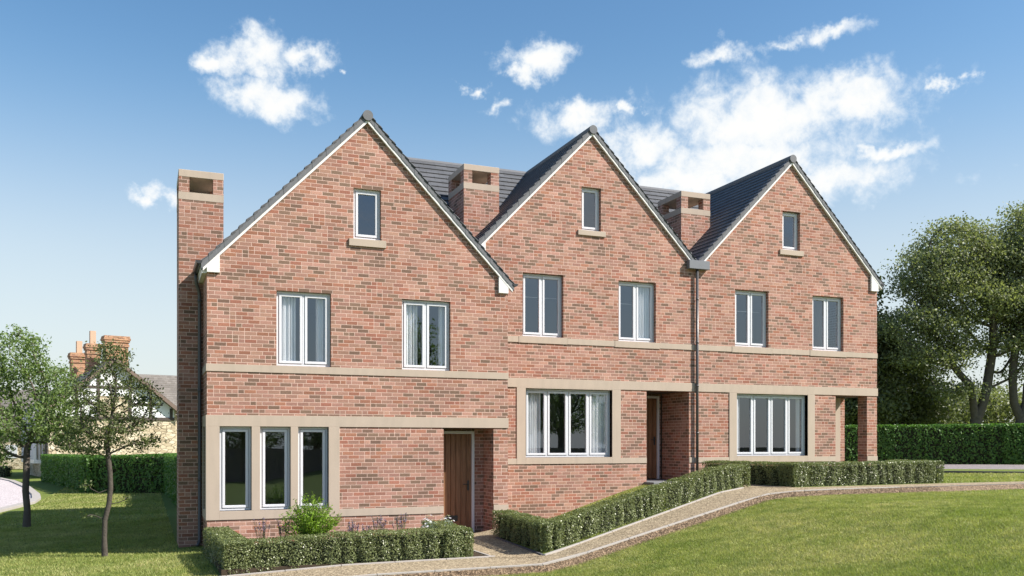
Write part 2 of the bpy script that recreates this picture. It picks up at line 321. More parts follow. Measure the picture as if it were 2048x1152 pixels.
# ------------------------------------------------------------------ mesh helpers
def tag(o, label, cat, group=None, kind=None):
    if label: o['label'] = label
    if cat: o['category'] = cat
    if group: o['group'] = group
    if kind: o['kind'] = kind
    return o
def root(name, loc, label, cat, group=None, rz=0):
    o = bpy.data.objects.new(name, None); col.objects.link(o); o.location = loc; o.rotation_euler = (0, 0, rz)
    o.empty_display_size = .3
    return tag(o, label, cat, group)
class MB:
    def __init__(s): s.v = []; s.f = []
    def add(s, vs, fs):
        k = len(s.v); s.v += [tuple(v) for v in vs]; s.f += [tuple(i+k for i in f) for f in fs]; return s
    def quad(s, a, b, c, d): return s.add([a, b, c, d], [(0, 1, 2, 3)])
    def box(s, x0, x1, y0, y1, z0, z1):
        v = [(x0,y0,z0),(x1,y0,z0),(x1,y1,z0),(x0,y1,z0),(x0,y0,z1),(x1,y0,z1),(x1,y1,z1),(x0,y1,z1)]
        return s.add(v, [(0,3,2,1),(4,5,6,7),(0,1,5,4),(1,2,6,5),(2,3,7,6),(3,0,4,7)])
    def prism(s, poly, y0, y1):
        """polygon in (x, z), counter-clockwise seen from -Y, extruded from y0 to y1"""
        n = len(poly); v = [(x, y0, z) for x, z in poly]+[(x, y1, z) for x, z in poly]
        f = [tuple(range(n)), tuple(range(2*n-1, n-1, -1))]
        f += [(i, i+n, (i+1) % n+n, (i+1) % n) for i in range(n)]
        return s.add(v, f)
    def tube(s, pts, r, n=10, caps=True):
        pts = [Vector(p) for p in pts]; rr = r if isinstance(r, (list, tuple)) else [r]*len(pts)
        k = len(s.v); prev = None
        for i, p in enumerate(pts):
            d = (pts[min(i+1, len(pts)-1)]-pts[max(i-1, 0)]).normalized()
            if prev is None: a = d.orthogonal().normalized()
            else:
                a = prev-d*prev.dot(d); a = a.normalized() if a.length > 1e-6 else d.orthogonal().normalized()
            prev = a; b = d.cross(a)
            for j in range(n):
                t = 2*math.pi*j/n; q = p+(a*math.cos(t)+b*math.sin(t))*rr[i]; s.v.append(tuple(q))
        for i in range(len(pts)-1):
            for j in range(n):
                s.f.append((k+i*n+j, k+i*n+(j+1) % n, k+(i+1)*n+(j+1) % n, k+(i+1)*n+j))
        if caps:
            s.f.append(tuple(k+j for j in range(n))[::-1]); m = k+(len(pts)-1)*n; s.f.append(tuple(m+j for j in range(n)))
        return s
    def build(s, name, mat, parent=None, local=False, smooth=False, bevel=0):
        me = bpy.data.meshes.new(name)
        off = parent
        ox = oy = oz = 0
        p = parent
        if not local:
            while p is not None:
                ox += p.location.x; oy += p.location.y; oz += p.location.z; p = p.parent
        me.from_pydata([(x-ox, y-oy, z-oz) for x, y, z in s.v], [], s.f)
        me.materials.append(M[mat] if isinstance(mat, str) else mat)
        if smooth: me.polygons.foreach_set('use_smooth', [True]*len(me.polygons))
        o = bpy.data.objects.new(name, me); col.objects.link(o); o.parent = parent
        if bevel:
            b = o.modifiers.new('bevel', 'BEVEL'); b.width = bevel; b.segments = 1; b.limit_method = 'ANGLE'
        return o
def np_mesh(name, verts, nper, mat, parent=None, faces=None):
    """many separate n-gons from an (N*nper, 3) array"""
    me = bpy.data.meshes.new(name); nv = len(verts)
    me.vertices.add(nv); me.vertices.foreach_set('co', np.asarray(verts, np.float32).ravel())
    nf = nv//nper
    me.loops.add(nv); me.loops.foreach_set('vertex_index', np.arange(nv, dtype=np.int32))
    me.polygons.add(nf); me.polygons.foreach_set('loop_start', np.arange(0, nv, nper, dtype=np.int32))
    me.polygons.foreach_set('loop_total', np.full(nf, nper, dtype=np.int32))
    me.update(calc_edges=True); me.materials.append(M[mat] if isinstance(mat, str) else mat)
    o = bpy.data.objects.new(name, me); col.objects.link(o); o.parent = parent
    return o
def leaf_quads(C, size, up=.3, aspect=.55, nrm=None, spread=1.0):
    """kite-shaped leaves at points C with random directions, biased along nrm when given"""
    n = len(C); d = rng.normal(size=(n, 3))
    if nrm is not None: d = nrm*1.1+d*spread*.6
    d[:, 2] += up; d /= np.linalg.norm(d, axis=1)[:, None]+1e-9
    a = rng.normal(size=(n, 3)); a -= d*(a*d).sum(1)[:, None]; a /= np.linalg.norm(a, axis=1)[:, None]+1e-9
    b = np.cross(d, a); s = size*rng.uniform(.65, 1.3, n)[:, None]
    v = np.stack([C-a*s*.5, C+b*s*aspect*.5+d*s*.06, C+a*s*.5, C-b*s*aspect*.5+d*s*.06], 1)
    return v.reshape(-1, 3)

# ------------------------------------------------------------------ ground height
def lerp_k(X, kn): return np.interp(X, [k[0] for k in kn], [k[1] for k in kn])
KN = [(-60,-.5),(-8,-.45),(0,-.17),(1,-.11),(3,-.02),(6,0),(6.6,.07),(11.3,.92),(12.1,.985),(13,1.0),(20,1.03),(60,1.3)]
KW = [(-60,-.5),(-8,-.45),(0,-.17),(1,-.11),(3,-.02),(6,0),(7.9,.01),(8.4,.06),(8.9,.15),(9.7,.41),(10.8,.75),(11.4,.92),(12.1,.98),(13,1.0),(20,1.03),(60,1.3)]
def gx(X): return lerp_k(X, KN)
PF = [(-30,13.36),(5.95,13.36),(11.59,14.83),(90,14.95)]      # front edge of the path
PBK = [(-30,14.6),(5.6,14.6),(6.35,14.16),(12.1,16.42),(13.1,15.93),(17.6,15.95),(20,15.8),(90,15.8)]  # back edge
def ground(X, Y):
    X = np.asarray(X, float); Y = np.asarray(Y, float)
    a = gx(X); b = lerp_k(X, KW); t = np.clip((Y-15.6)/2.6, 0, 1)*np.clip((26-Y)/3, 0, 1)
    z = a*(1-t)+b*t
    pf = lerp_k(X, PF); front = np.clip((pf+.05-Y)/.12, 0, 1)
    z = z-.11*front
    pb = lerp_k(X, PBK)
    on = np.clip((Y-pf+.02)/.1, 0, 1)*np.clip((pb+.02-Y)/.1, 0, 1)
    return z-.06*on
def gz(x, y): return float(ground(x, y))

xs = np.unique(np.concatenate([np.arange(-120, -12, 4), np.arange(-12, 34, .22), np.arange(34, 160, 4)]))
ys = np.unique(np.concatenate([np.arange(-60, 4, 2), np.arange(4, 12.6, .5), np.arange(12.6, 17.2, .09), np.arange(17.2, 30, .5), np.arange(30, 200, 4)]))
XX, YY = np.meshgrid(xs, ys); ZZ = ground(XX, YY)
nx, ny = len(xs), len(ys)
me = bpy.data.meshes.new('lawn')
idx = np.arange(nx*ny).reshape(ny, nx)
me.from_pydata(np.stack([XX, YY, ZZ], -1).reshape(-1, 3).tolist(), [], np.stack([idx[:-1, :-1], idx[:-1, 1:], idx[1:, 1:], idx[1:, :-1]], -1).reshape(-1, 4).tolist())
me.materials.append(M['grass']); me.polygons.foreach_set('use_smooth', [True]*len(me.polygons))
lawn = bpy.data.objects.new('lawn', me); col.objects.link(lawn); lawn['kind'] = 'structure'

def strip(name, mat, front, back, x0, x1, dx=.2, dz=.0, thick=.25):
    """a slab between two edge curves, following the ground"""
    X = np.arange(x0, x1+dx, dx); X[-1] = x1; m = MB()
    f = lerp_k(X, front); b = lerp_k(X, back); z = gx(X)+dz
    for i in range(len(X)-1):
        m.quad((X[i], f[i], z[i]), (X[i+1], f[i+1], z[i+1]), (X[i+1], b[i+1], z[i+1]), (X[i], b[i], z[i]))
        m.quad((X[i], f[i], z[i]-thick), (X[i+1], f[i+1], z[i+1]-thick), (X[i+1], f[i+1], z[i+1]), (X[i], f[i], z[i]))
    o = m.build(name, mat); o['kind'] = 'structure'; return o
strip('path', 'path', [(a, b+.03) for a, b in PF], [(a, b) for a, b in PBK], -14, 60)
def poly_slab(name, mat, pts, z=None, dz=0, thick=.2, kind='structure'):
    m = MB(); n = len(pts); zz = [(z if z is not None else gz(x, y))+dz for x, y in pts]
    m.add([(x, y, q) for (x, y), q in zip(pts, zz)]+[(x, y, q-thick) for (x, y), q in zip(pts, zz)],
          [tuple(range(n))]+[(i, i+n, (i+1) % n+n, (i+1) % n) for i in range(n)])
    o = m.build(name, mat)
    if kind: o['kind'] = kind
    return o
def patch(name, mat, lo, hi, x0, x1, dz):
    Xs = np.arange(x0, x1+.1, .1); Xs[-1] = x1; m = MB(); a = lerp_k(Xs, lo); b = lerp_k(Xs, hi)
    for i in range(len(Xs)-1):
        for k in range(12):
            P = []
            for j, kk in ((i, k), (i+1, k), (i+1, k+1), (i, k+1)):
                y = a[j]+(b[j]-a[j])*kk/12; P.append((Xs[j], y, max(float(gx(Xs[j])), gz(Xs[j], y))+dz))
            m.quad(*P)
    o = m.build(name, mat); o['kind'] = 'structure'
patch('path', 'path', [(5.5,14.5),(6.3,14.1),(6.56,16.9),(7.2,17.7)], [(5.5,18.05),(7.2,18.05)], 5.5, 7.2, .006)
patch('path', 'path', [(11.85,17.9),(12.1,16.4),(13.1,15.85)], [(11.8,19.55),(13.1,19.55)], 11.85, 13.1, .006)
def kerb(pts, w, mat, dz=.02, h=.12, seg=.9, zf=None, name='kerb'):
    m = MB()
    for (xa, ya), (xb, yb) in zip(pts, pts[1:]):
        L_ = math.hypot(xb-xa, yb-ya); k = max(1, round(L_/seg)); dx, dy = (xb-xa)/L_, (yb-ya)/L_; px, py = -dy, dx
        for i in range(k):
            s0, s1 = L_*i/k+.004, L_*(i+1)/k-.004
            P = []
            for s_, o_ in ((s0, 0), (s1, 0), (s1, w), (s0, w)):
                x, y = xa+dx*s_+px*o_, ya+dy*s_+py*o_; xc, yc = xa+dx*s_, ya+dy*s_
                z = (zf(xc, yc) if zf else float(gx(xc)))+dz; P.append((x, y, z))
            B = [(x, y, z-h) for x, y, z in P]
            m.add(P+B, [(0, 1, 2, 3), (7, 6, 5, 4), (0, 4, 5, 1), (1, 5, 6, 2), (2, 6, 7, 3), (3, 7, 4, 0)])
    o = m.build(name, mat, bevel=.004); o['kind'] = 'structure'; return o
kerb([(-14,13.34),(5.95,13.34),(11.59,14.81),(15,14.83)], .05, 'kerb', .022)
kerb([(15,14.83),(30,14.87),(58,14.9)], .05, 'kerb_dark', .012)
kerb([(-14,14.6),(5.62,14.6)], .05, 'kerb', .022)
kerb([(5.57,14.65),(5.57,17.7)], .05, 'kerb', .022)
kerb([(6.35,14.13),(12.1,16.36)], .05, 'kerb', .022)
kerb([(6.5,16.9),(6.3,14.2)], .05, 'kerb_dark', .03)
# brown gravel margin on the lawn side, lower than the path
m = MB(); X = np.arange(-14, 30, .2); f = lerp_k(X, PF); z = gx(X)
for i in range(len(X)-1):
    m.quad((X[i], f[i]-.13, z[i]-.104), (X[i+1], f[i+1]-.13, z[i+1]-.104), (X[i+1], f[i+1]-.01, z[i+1]+.004), (X[i], f[i]-.01, z[i]+.004))
o = m.build('gravel_margin', 'gravel'); o['kind'] = 'structure'
# loose stones on it
n = 9000; X = rng.uniform(-3, 16, n); Y = lerp_k(X, PF)-rng.uniform(.0, .20, n)
t = np.clip((lerp_k(X, PF)-Y-.01)/.12, 0, 1); Z = gx(X)+.004-.108*t+.002
C = np.stack([X, Y, Z], 1); s_ = rng.uniform(.006, .013, n)[:, None]
a = rng.uniform(0, 6.28, n); u = np.stack([np.cos(a), np.sin(a), rng.uniform(-.2, .2, n)], 1); v = np.stack([-np.sin(a), np.cos(a), rng.uniform(-.2, .2, n)], 1)
top = C+np.array([0, 0, 1])*s_*.8
T = np.concatenate([np.stack([C+u*s_, C+v*s_, top], 1), np.stack([C+v*s_, C-u*s_, top], 1), np.stack([C-u*s_, C-v*s_, top], 1), np.stack([C-v*s_, C+u*s_, top], 1)])
o = np_mesh('gravel_stones', T.reshape(-1, 3), 3, 'gravel'); tag(o, 'loose brown gravel stones scattered along the lawn side of the path', 'gravel', kind='stuff')
# flower bed soil in front of the first house
poly_slab('flower_bed', 'soil', [(1.1,14.7),(5.5,14.7),(5.5,18.08),(1.1,18.08)], z=0.0)
# roads
def flat_poly(name, pts, mat, dz): 
    m = MB(); m.add([(x, y, gz(x, y)+dz) for x, y in pts], [tuple(range(len(pts)))]); o = m.build(name, mat); o['kind'] = 'structure'; return o
flat_poly('road', [(14,29.8),(21.0,22.9),(23.99,19.0),(27,15.3),(36,19),(31.28,24.77),(28.05,28.8),(20,36)], 'tarmac_r', .03)
kerb([(14,29.8),(21.0,22.9),(23.99,19.0),(27,15.3)], .14, 'kerb_dark', .07, .15, 2, gz)
RL = [(-60,75),(-30,74),(-14,72),(-9.16,70.27),(-7.51,63.86),(-5.55,53.11),(-4.24,44.22),(-3.87,40.77),(-3.82,38.11),(-4.09,36.1),(-4.43,33.94),(-7,29.5),(-14,26),(-60,25)]
flat_poly('road', RL[::-1], 'tarmac_l', .03)
kerb(RL[3:12][::-1], .32, 'kerb', .09, .16, 1.2, gz)

# ------------------------------------------------------------------ grass blades
def in_poly_keep(X, Y):
    pf = lerp_k(X, PF); pb = lerp_k(X, PBK)
    k = (Y < pf-.12) | (Y > pb+.08)
    k &= ~((X > 1.05) & (X < 5.6) & (Y > 14) & (Y < 27))
    k &= ~((X > 5.4) & (X < 7.1) & (Y > 14) & (Y < 18.2))
    k &= ~((X > .6) & (X < 7.26) & (Y > 18.9)) & ~((X > 7.0) & (X < 19) & (Y > 19.55)) & ~((X > 1) & (X < 7.3) & (Y > 18.05))
    k &= ~((X > 11.85) & (X < 13.1) & (Y > 15.5))
    k &= ~((X < -3.75) & (Y > 33.5)) 
    k &= ~((X > 13) & (X < 17.6) & (Y > 16) & (Y < 16.6))
    # right-hand road
    d = (X-23.99)*.62+(Y-19.0)*.78
    k &= ~((d > -.15) & (d < 9.3) & (X > 18) & (Y > 14.95))
    return k
def in_view(X, Y):
    Xc = X*math.cos(YAW)-Y*math.sin(YAW); Zc = X*math.sin(YAW)+Y*math.cos(YAW)
    return (np.abs(Xc) < Zc*.60+.3) & (Zc > 5.2)
def blades(n, x0, x1, y0, y1, h, wd):
    X = rng.uniform(x0, x1, n); Y = rng.uniform(y0, y1, n)
    k = in_poly_keep(X, Y) & in_view(X, Y); X = X[k]; Y = Y[k]; n = len(X)
    Z = ground(X, Y)-.003
    a = rng.uniform(0, 2*math.pi, n); la = rng.uniform(0, 2*math.pi, n)
    hh = h*rng.uniform(.55, 1.25, n); w2 = wd*rng.uniform(.6, 1.3, n); lean = hh*rng.uniform(.2, 1.1, n)
    P = np.stack([X, Y, Z], 1); du = np.stack([np.cos(a), np.sin(a), 0*a], 1)*w2[:, None]*.5
    tip = P+np.stack([np.cos(la)*lean, np.sin(la)*lean, hh], 1)
    return np.stack([P-du, P+du, tip], 1).reshape(-1, 3)
B = np.concatenate([blades(520000, 2, 16, 5, 15, .032, .010), blades(190000, -3, 12, 8, 15, .032, .011), blades(120000, 12, 26, 6, 15, .034, .013), blades(150000, -9, 1.2, 13, 27, .04, .016),
                    blades(90000, -12, 1.0, 26, 45, .05, .035), blades(60000, 6.3, 12, 14.6, 19.5, .04, .014), blades(60000, 17, 30, 15.8, 24, .05, .025), blades(40000, 22, 40, 18, 34, .06, .04), blades(20000, -16, 1, 45, 64, .06, .08)])
o = np_mesh('grass', B, 3, 'blade'); tag(o, 'short mown green grass covering the lawns', 'grass', kind='stuff')

# ------------------------------------------------------------------ house parts
def wall_mb(m, x0, x1, zb, Y, apex, zap, sl, holes, thick=.3):
    """front wall whose top is a gable, holes = (x0, x1, z0, z1); single faces plus reveals"""
    top = lambda x: zap-sl*abs(x-apex)
    bx = sorted(set([x0, x1, apex]+[h for H in holes for h in H[:2]]))
    for a, b in zip(bx, bx[1:]):
        mid = (a+b)/2; hs_ = sorted([(h[2], h[3]) for h in holes if h[0] < mid < h[1]])
        z = zb
        for h0, h1 in hs_:
            if h0 > z+1e-6: m.quad((a, Y, z), (b, Y, z), (b, Y, h0), (a, Y, h0))
            z = h1
        m.quad((a, Y, z), (b, Y, z), (b, Y, top(b)), (a, Y, top(a)))
    for x_0, x_1, z0, z1 in holes:
        Y2 = Y+thick
        m.quad((x_0, Y, z0), (x_0, Y, z1), (x_0, Y2, z1), (x_0, Y2, z0)); m.quad((x_1, Y, z0), (x_1, Y2, z0), (x_1, Y2, z1), (x_1, Y, z1))
        m.quad((x_0, Y, z1), (x_1, Y, z1), (x_1, Y2, z1), (x_0, Y2, z1)); m.quad((x_0, Y, z0), (x_0, Y2, z0), (x_1, Y2, z0), (x_1, Y, z0))

def window(house, x0, x1, z0, z1, Y, n, curtains=(), rec=.1, label=None, lights=None, blind=None):
    """a casement window, n lights; frame mesh with glass and curtain children"""
    fy = Y+rec; ft = .045; st = .05; m = MB(); g = .004
    x0 += g; x1 -= g; z0 += g; z1 -= g
    m.box(x0, x1, fy, fy+.07, z0, z0+ft); m.box(x0, x1, fy, fy+.07, z1-ft, z1)
    m.box(x0, x0+ft, fy, fy+.07, z0+ft, z1-ft); m.box(x1-ft, x1, fy, fy+.07, z0+ft, z1-ft)
    W = x1-x0-2*ft; mu = .035; lw = (W-(n-1)*mu)/n; panes = []
    for i in range(n):
        a = x0+ft+i*(lw+mu); b = a+lw
        if i: m.box(a-mu, a, fy-.002, fy+.068, z0+ft, z1-ft)
        a2, b2, c, d = a+.005, b-.005, z0+ft+.005, z1-ft-.005; y0, y1 = fy-.014, fy+.045
        m.box(a2, b2, y0, y1, c, c+st); m.box(a2, b2, y0, y1, d-st, d); m.box(a2, a2+st, y0, y1, c+st, d-st); m.box(b2-st, b2, y0, y1, c+st, d-st)
        panes.append((a2+st, b2-st, c+st, d-st))
    wn = m.build('window', 'frame_white', house, bevel=.004)
    if label: wn['label'] = label
    for a, b, c, d in panes:
        MB().quad((a, fy+.02, c), (b, fy+.02, c), (b, fy+.02, d), (a, fy+.02, d)).build('pane', 'glass', wn)
    for ca, cb2 in curtains:                       # fractions of the window's width
        a = x0+ft+W*ca; b = x0+ft+W*cb2; k = max(16, int((b-a)*140)); P = []
        ph = random.random()*6
        for i in range(k+1):
            t = i/k; x = a+(b-a)*t; y = fy+.125+.034*math.sin(t*(b-a)*82+ph+1.3*math.sin(t*9))+.014*math.sin(t*(b-a)*171+ph)
            P.append((x, y))
        m = MB()
        for (xa, ya), (xb, yb) in zip(P, P[1:]): m.quad((xa, ya, z0-.05), (xb, yb, z0-.05), (xb, yb, z1-.02), (xa, ya, z1-.02))
        m.build('curtain', 'curtain', wn, smooth=True)
    if blind:
        MB().box(x0, x1, fy+.3, fy+.305, z0+(z1-z0)*blind, z0+(z1-z0)*blind+.012).build('curtain_rail', 'white', wn)
    return wn

GA = .141
def roof_pair(m, ax, ze_l, ze_r, xl, xr, y0, y1, zt):
    """two tiled slopes from the ridge (ax, zt) down to xl and xr, running along Y"""
    for sgn, xe in ((-1, xl), (1, xr)):
        n = max(1, round(abs(ax-xe)/.1385)); 
        for i in range(n):
            a = ax+sgn*abs(ax-xe)*i/n; b = ax+sgn*abs(ax-xe)*(i+1)/n
            za = zt-SL*abs(a-ax); zb = zt-SL*abs(b-ax); lift = .030
            lift = .042; a_ = a-sgn*min(.06, abs(a-ax)); b_ = b+sgn*.03; z_a = zt-SL*abs(a_-ax)-(.004 if i else 0); z_b = zt-SL*abs(b_-ax)+lift
            q = [(a_, y0, z_a), (b_, y0, z_b), (b_, y1, z_b), (a_, y1, z_a)]; r = [(a_, y0, z_a-.012), (b_, y0, z_b-.014), (b_, y1, z_b-.014), (a_, y1, z_a-.012)]
            if sgn < 0: q = q[::-1]; r = r[::-1]
            m.quad(*q[::-1]); m.quad(*r); m.quad(q[1], q[2], r[2], r[1]) if sgn > 0 else m.quad(q[2], q[1], r[1], r[2])
def roof_cross(m, x0, x1, yr, zt, yf, yb):
    for sgn, ye in ((-1, yf), (1, yb)):
        n = max(1, round(abs(yr-ye)/.158))
        for i in range(n):
            a = yr+sgn*abs(yr-ye)*i/n; b = yr+sgn*abs(yr-ye)*(i+1)/n
            a_ = a-sgn*min(.07, abs(a-yr)); b_ = b+sgn*.03; z_a = zt-SL*abs(a_-yr)-(.004 if i else 0); z_b = zt-SL*abs(b_-yr)+.058
            m.quad((x0, b_, z_b), (x1, b_, z_b), (x1, a_, z_a), (x0, a_, z_a)); m.quad((x0, b_, z_b-.014), (x0, a_, z_a-.012), (x1, a_, z_a-.012), (x1, b_, z_b-.014))
            m.quad((x0, b_, z_b-.014), (x1, b_, z_b-.014), (x1, b_, z_b), (x0, b_, z_b))
SL = 1.02
def gable_trim(house, ax, zap, xl, xr, Y, zt):
    """tiled verge, white bargeboards, ridge tile end"""
    for sgn, xe in ((-1, xl), (1, xr)):
        m = MB(); n = max(1, round(abs(ax-xe)/.1385)); L_ = abs(ax-xe)
        for i in range(n):
            a = L_*i/n; b = L_*(i+1)/n
            za = zt-SL*a; zb = zt-SL*b
            pa = [(ax+sgn*a, za-.125), (ax+sgn*b, zb-.125), (ax+sgn*(b+.012), zb+.045), (ax+sgn*a, za+.012)]
            if sgn < 0: pa = pa[::-1]
            m.prism(pa, Y-.070-.004*(i % 2), Y+.11)
        m.build('verge', 'verge', house, bevel=.004)
        c = SL*L_
        pb = [(ax, zap-.0), (ax+sgn*(L_-.03), zap-SL*(L_-.03)), (ax+sgn*(L_-.03), zap-SL*(L_-.03)+.082), (ax, zap+.082)]
        if sgn < 0: pb = pb[::-1]
        m2 = MB().prism(pb, Y-.062, Y-.004)
        pb = [(ax+sgn*.02, zap-.0-.004), (ax+sgn*(L_-.05), zap-SL*(L_-.05)-.004), (ax+sgn*(L_-.05), zap-SL*(L_-.05)+.05), (ax+sgn*.02, zap+.05)]
        m2.build('bargeboard', 'white', house)
def box_end(house, xi, xo, zb, apex, zap, Y, cut=True):
    s = 1 if xo > xi else -1
    p = [(xi, zb), (xo, zb), (xo, zap-SL*abs(xo-apex)+.0), (xi, zap-SL*abs(xi-apex)+.0)]
    if s < 0: p = [p[1], p[0], p[3], p[2]]
    m = MB().prism(p, Y-.058, Y-.002); m.build('soffit_box', 'white', house, bevel=.003)

def chimney(house, x0, x1, y0, y1, zb, zt):
    """brick stack with stone cap, stone course and a square opening on each side below the cap"""
    m = MB(); zc = zt-.145; zs1 = zt-.45; zs0 = zt-.60
    m.box(x0, x1, y0, y1, zb, zs0)
    dx = (x1-x0)*.235; dy = (y1-y0)*.2; z0, z1 = zs1, zc
    for a, b, c, d in ((x0, x0+dx, y0, y0+dy), (x1-dx, x1, y0, y0+dy), (x0, x0+dx, y1-dy, y1), (x1-dx, x1, y1-dy, y1)):
        m.box(a, b, c, d, z0, z1)
    ch = m.build('chimney', 'brick', house)
    e = .004
    MB().box(x0-e, x1+e, y0-e, y1+e, zs0, zs1).build('stone_course', 'stone', ch)
    MB().box(x0-e, x1+e, y0-e, y1+e, zc, zt).build('cap', 'stone', ch, bevel=.006)
    MB().tube([((x0+x1)/2-.05, (y0+y1)/2+.05, zs1), ((x0+x1)/2-.05, (y0+y1)/2+.05, zs1+.12)], .09, 14).build('flue_pot', 'orange_brick', ch)
    return ch

def gutter(house, pts, r=.058):
    """half-round gutter along pts"""
    (xa, ya, za), (xb, yb, zb) = pts; m = MB(); n = 9; k = 0; vs = []
    for (x, y, z) in pts:
        for rr in (r, r-.006):
            for j in range(n+1):
                t = math.pi+math.pi*j/n; vs.append((x+rr*math.cos(t), y, z+rr*math.sin(t)))
    q = n+1; fs = []
    for j in range(n):
        fs += [(j, j+1, 2*q+j+1, 2*q+j), (q+j+1, q+j, 3*q+j, 3*q+j+1), (j+1, j, q+j, q+j+1)]
    m.add(vs, fs)
    m.prism([(xa+r*math.cos(math.pi+math.pi*j/n), za+r*math.sin(math.pi+math.pi*j/n)) for j in range(n+1)], ya-.004, ya+.004)
    return m.build('gutter', 'dark_metal', house)

def door(house, x0, x1, z0, z1, Y, flapside=0, n=7, flap=True):
    m = MB(); ft = .06
    MB().box(x0, x0+ft, Y-.05, Y+.05, z0, z1).box(x1-ft, x1, Y-.05, Y+.05, z0, z1).box(x0+ft, x1-ft, Y-.05, Y+.05, z1-ft, z1).build('door_frame', 'frame_white', house, bevel=.004)
    a, b = x0+ft+.004, x1-ft-.004; w_ = (b-a)/n
    m.box(a, b, Y+.012, Y+.04, z0+.02, z1-ft-.004)
    for i in range(n): m.box(a+i*w_+.005, a+(i+1)*w_-.005, Y-.012, Y+.0115, z0+.02, z1-ft-.006)
    d = m.build('door', 'door', house, bevel=.003)
    hx = b-.075; hz = z0+1.02
    MB().box(hx-.022, hx+.022, Y-.022, Y-.0125, hz-.11, hz+.11).tube([(hx, Y-.02, hz+.03), (hx, Y-.07, hz+.03), (hx-.13, Y-.072, hz+.03)], .011, 8).build('handle', 'dark_metal', d)
    if flap: MB().box((a+b)/2-.17, (a+b)/2+.10, Y-.03, Y-.0125, z0+.25, z0+.37).build('letter_plate', 'dark_metal', d, bevel=.003)
    return d

def rooms(house, x0, x1, y0, y1, zf, z1f, z2f, ax, zp):
    """plastered inside: back wall, side walls, floors and ceilings"""
    m = MB(); yb = y0+3.6
    t0 = zp-SL*abs(x0-ax)-.1; t1 = zp-SL*abs(x1-ax)-.1
    m.add([(x0, yb, zf), (x1, yb, zf), (x1, yb, t1), (ax, yb, zp-.1), (x0, yb, t0)], [(0, 1, 2, 3, 4)])
    m.quad((x0, y0, zf), (x0, yb, zf), (x0, yb, t0), (x0, y0, t0)); m.quad((x1, yb, zf), (x1, y0, zf), (x1, y0, t1), (x1, yb, t1))
    for z in (z1f, z2f): m.box(x0+.002, x1-.002, y0+.01, yb-.002, z-.28, z-.01) if z < t0 else m.box(max(x0, ax-(zp-z)/SL)+.1, min(x1, ax+(zp-z)/SL)-.1, y0+.01, yb-.002, z-.28, z-.01)
    m.build('inner_walls', 'plaster', house)
    m = MB()
    for z in (zf, z1f, z2f): MB().quad((max(x0, ax-(zp-z)/SL)+.11, y0+.02, z-.004), (min(x1, ax+(zp-z)/SL)-.11, y0+.02, z-.004), (min(x1, ax+(zp-z)/SL)-.11, yb-.01, z-.004), (max(x0, ax-(zp-z)/SL)+.11, yb-.01, z-.004)).build('inner_floor', 'floorwood', house)

def bands(house, name, boxes, Y, proud=.016):
    for x0, x1, z0, z1 in boxes: MB().box(x0, x1, Y-proud, Y-.001, z0, z1).build(name, 'stone', house, bevel=.003)
def surround(house, x0, x1, z0, z1, Y, ix0, ix1, iz0, iz1, mulls=(), proud=.02, deep=.1):
    """stone window surround with reveals"""
    m = MB(); yb = Y+deep
    m.box(x0, ix0, Y-proud, yb, z0, z1); m.box(ix1, x1, Y-proud, yb, z0, z1)
    m.box(ix0, ix1, Y-proud, yb, z0, iz0)
    if iz1 < z1-1e-4: m.box(ix0, ix1, Y-proud, yb, iz1, z1)
    for a, b in mulls: m.box(a, b, Y-proud, yb+.05, iz0, iz1)
    return m.build('window_surround', 'stone', house, bevel=.003)

GRP = 'red brick gabled terraced houses'
# ================================================================== first house (left, lower)
Y1 = 18.1; XL, XR, AX, ZAP = 1.09, 7.25, 4.173, 8.452
H1 = root('brick_house', (4.17, 18.1, 0), 'lowest, leftmost brick gabled house, with three-light stone corner window and dark plank door', 'house', GRP)
holes = [(1.318,3.394,.665,2.29),(5.80,6.92,0,2.29),(2.381,3.444,3.485,4.955),(4.903,5.952,3.485,4.94),(3.897,4.463,6.10,7.125)]
m = MB(); wall_mb(m, XL, XR, -.6, Y1, AX, ZAP+.05, SL, holes)
BK = 28.2; ez = ZAP+.05-SL*(AX-XL)
# left side wall with the narrow corner window opening
sh = (18.45, 19.1, .665, 2.29)
m.quad((XL, 18.1, -.6), (XL, 18.1, ez), (XL, sh[0], ez), (XL, sh[0], -.6)); m.quad((XL, sh[1], -.6), (XL, sh[1], ez), (XL, BK, ez), (XL, BK, -.6))
m.quad((XL, sh[0], -.6), (XL, sh[0], sh[2]), (XL, sh[1], sh[2]), (XL, sh[1], -.6)); m.quad((XL, sh[0], sh[3]), (XL, sh[0], ez), (XL, sh[1], ez), (XL, sh[1], sh[3]))
m.quad((XR, Y1, -.6), (XR, BK, -.6), (XR, BK, ez), (XR, Y1, ez))
m.add([(XL, BK, -.6), (XR, BK, -.6), (XR, BK, ez), (AX, BK, ZAP+.05), (XL, BK, ez)], [(4, 3, 2, 1, 0)])
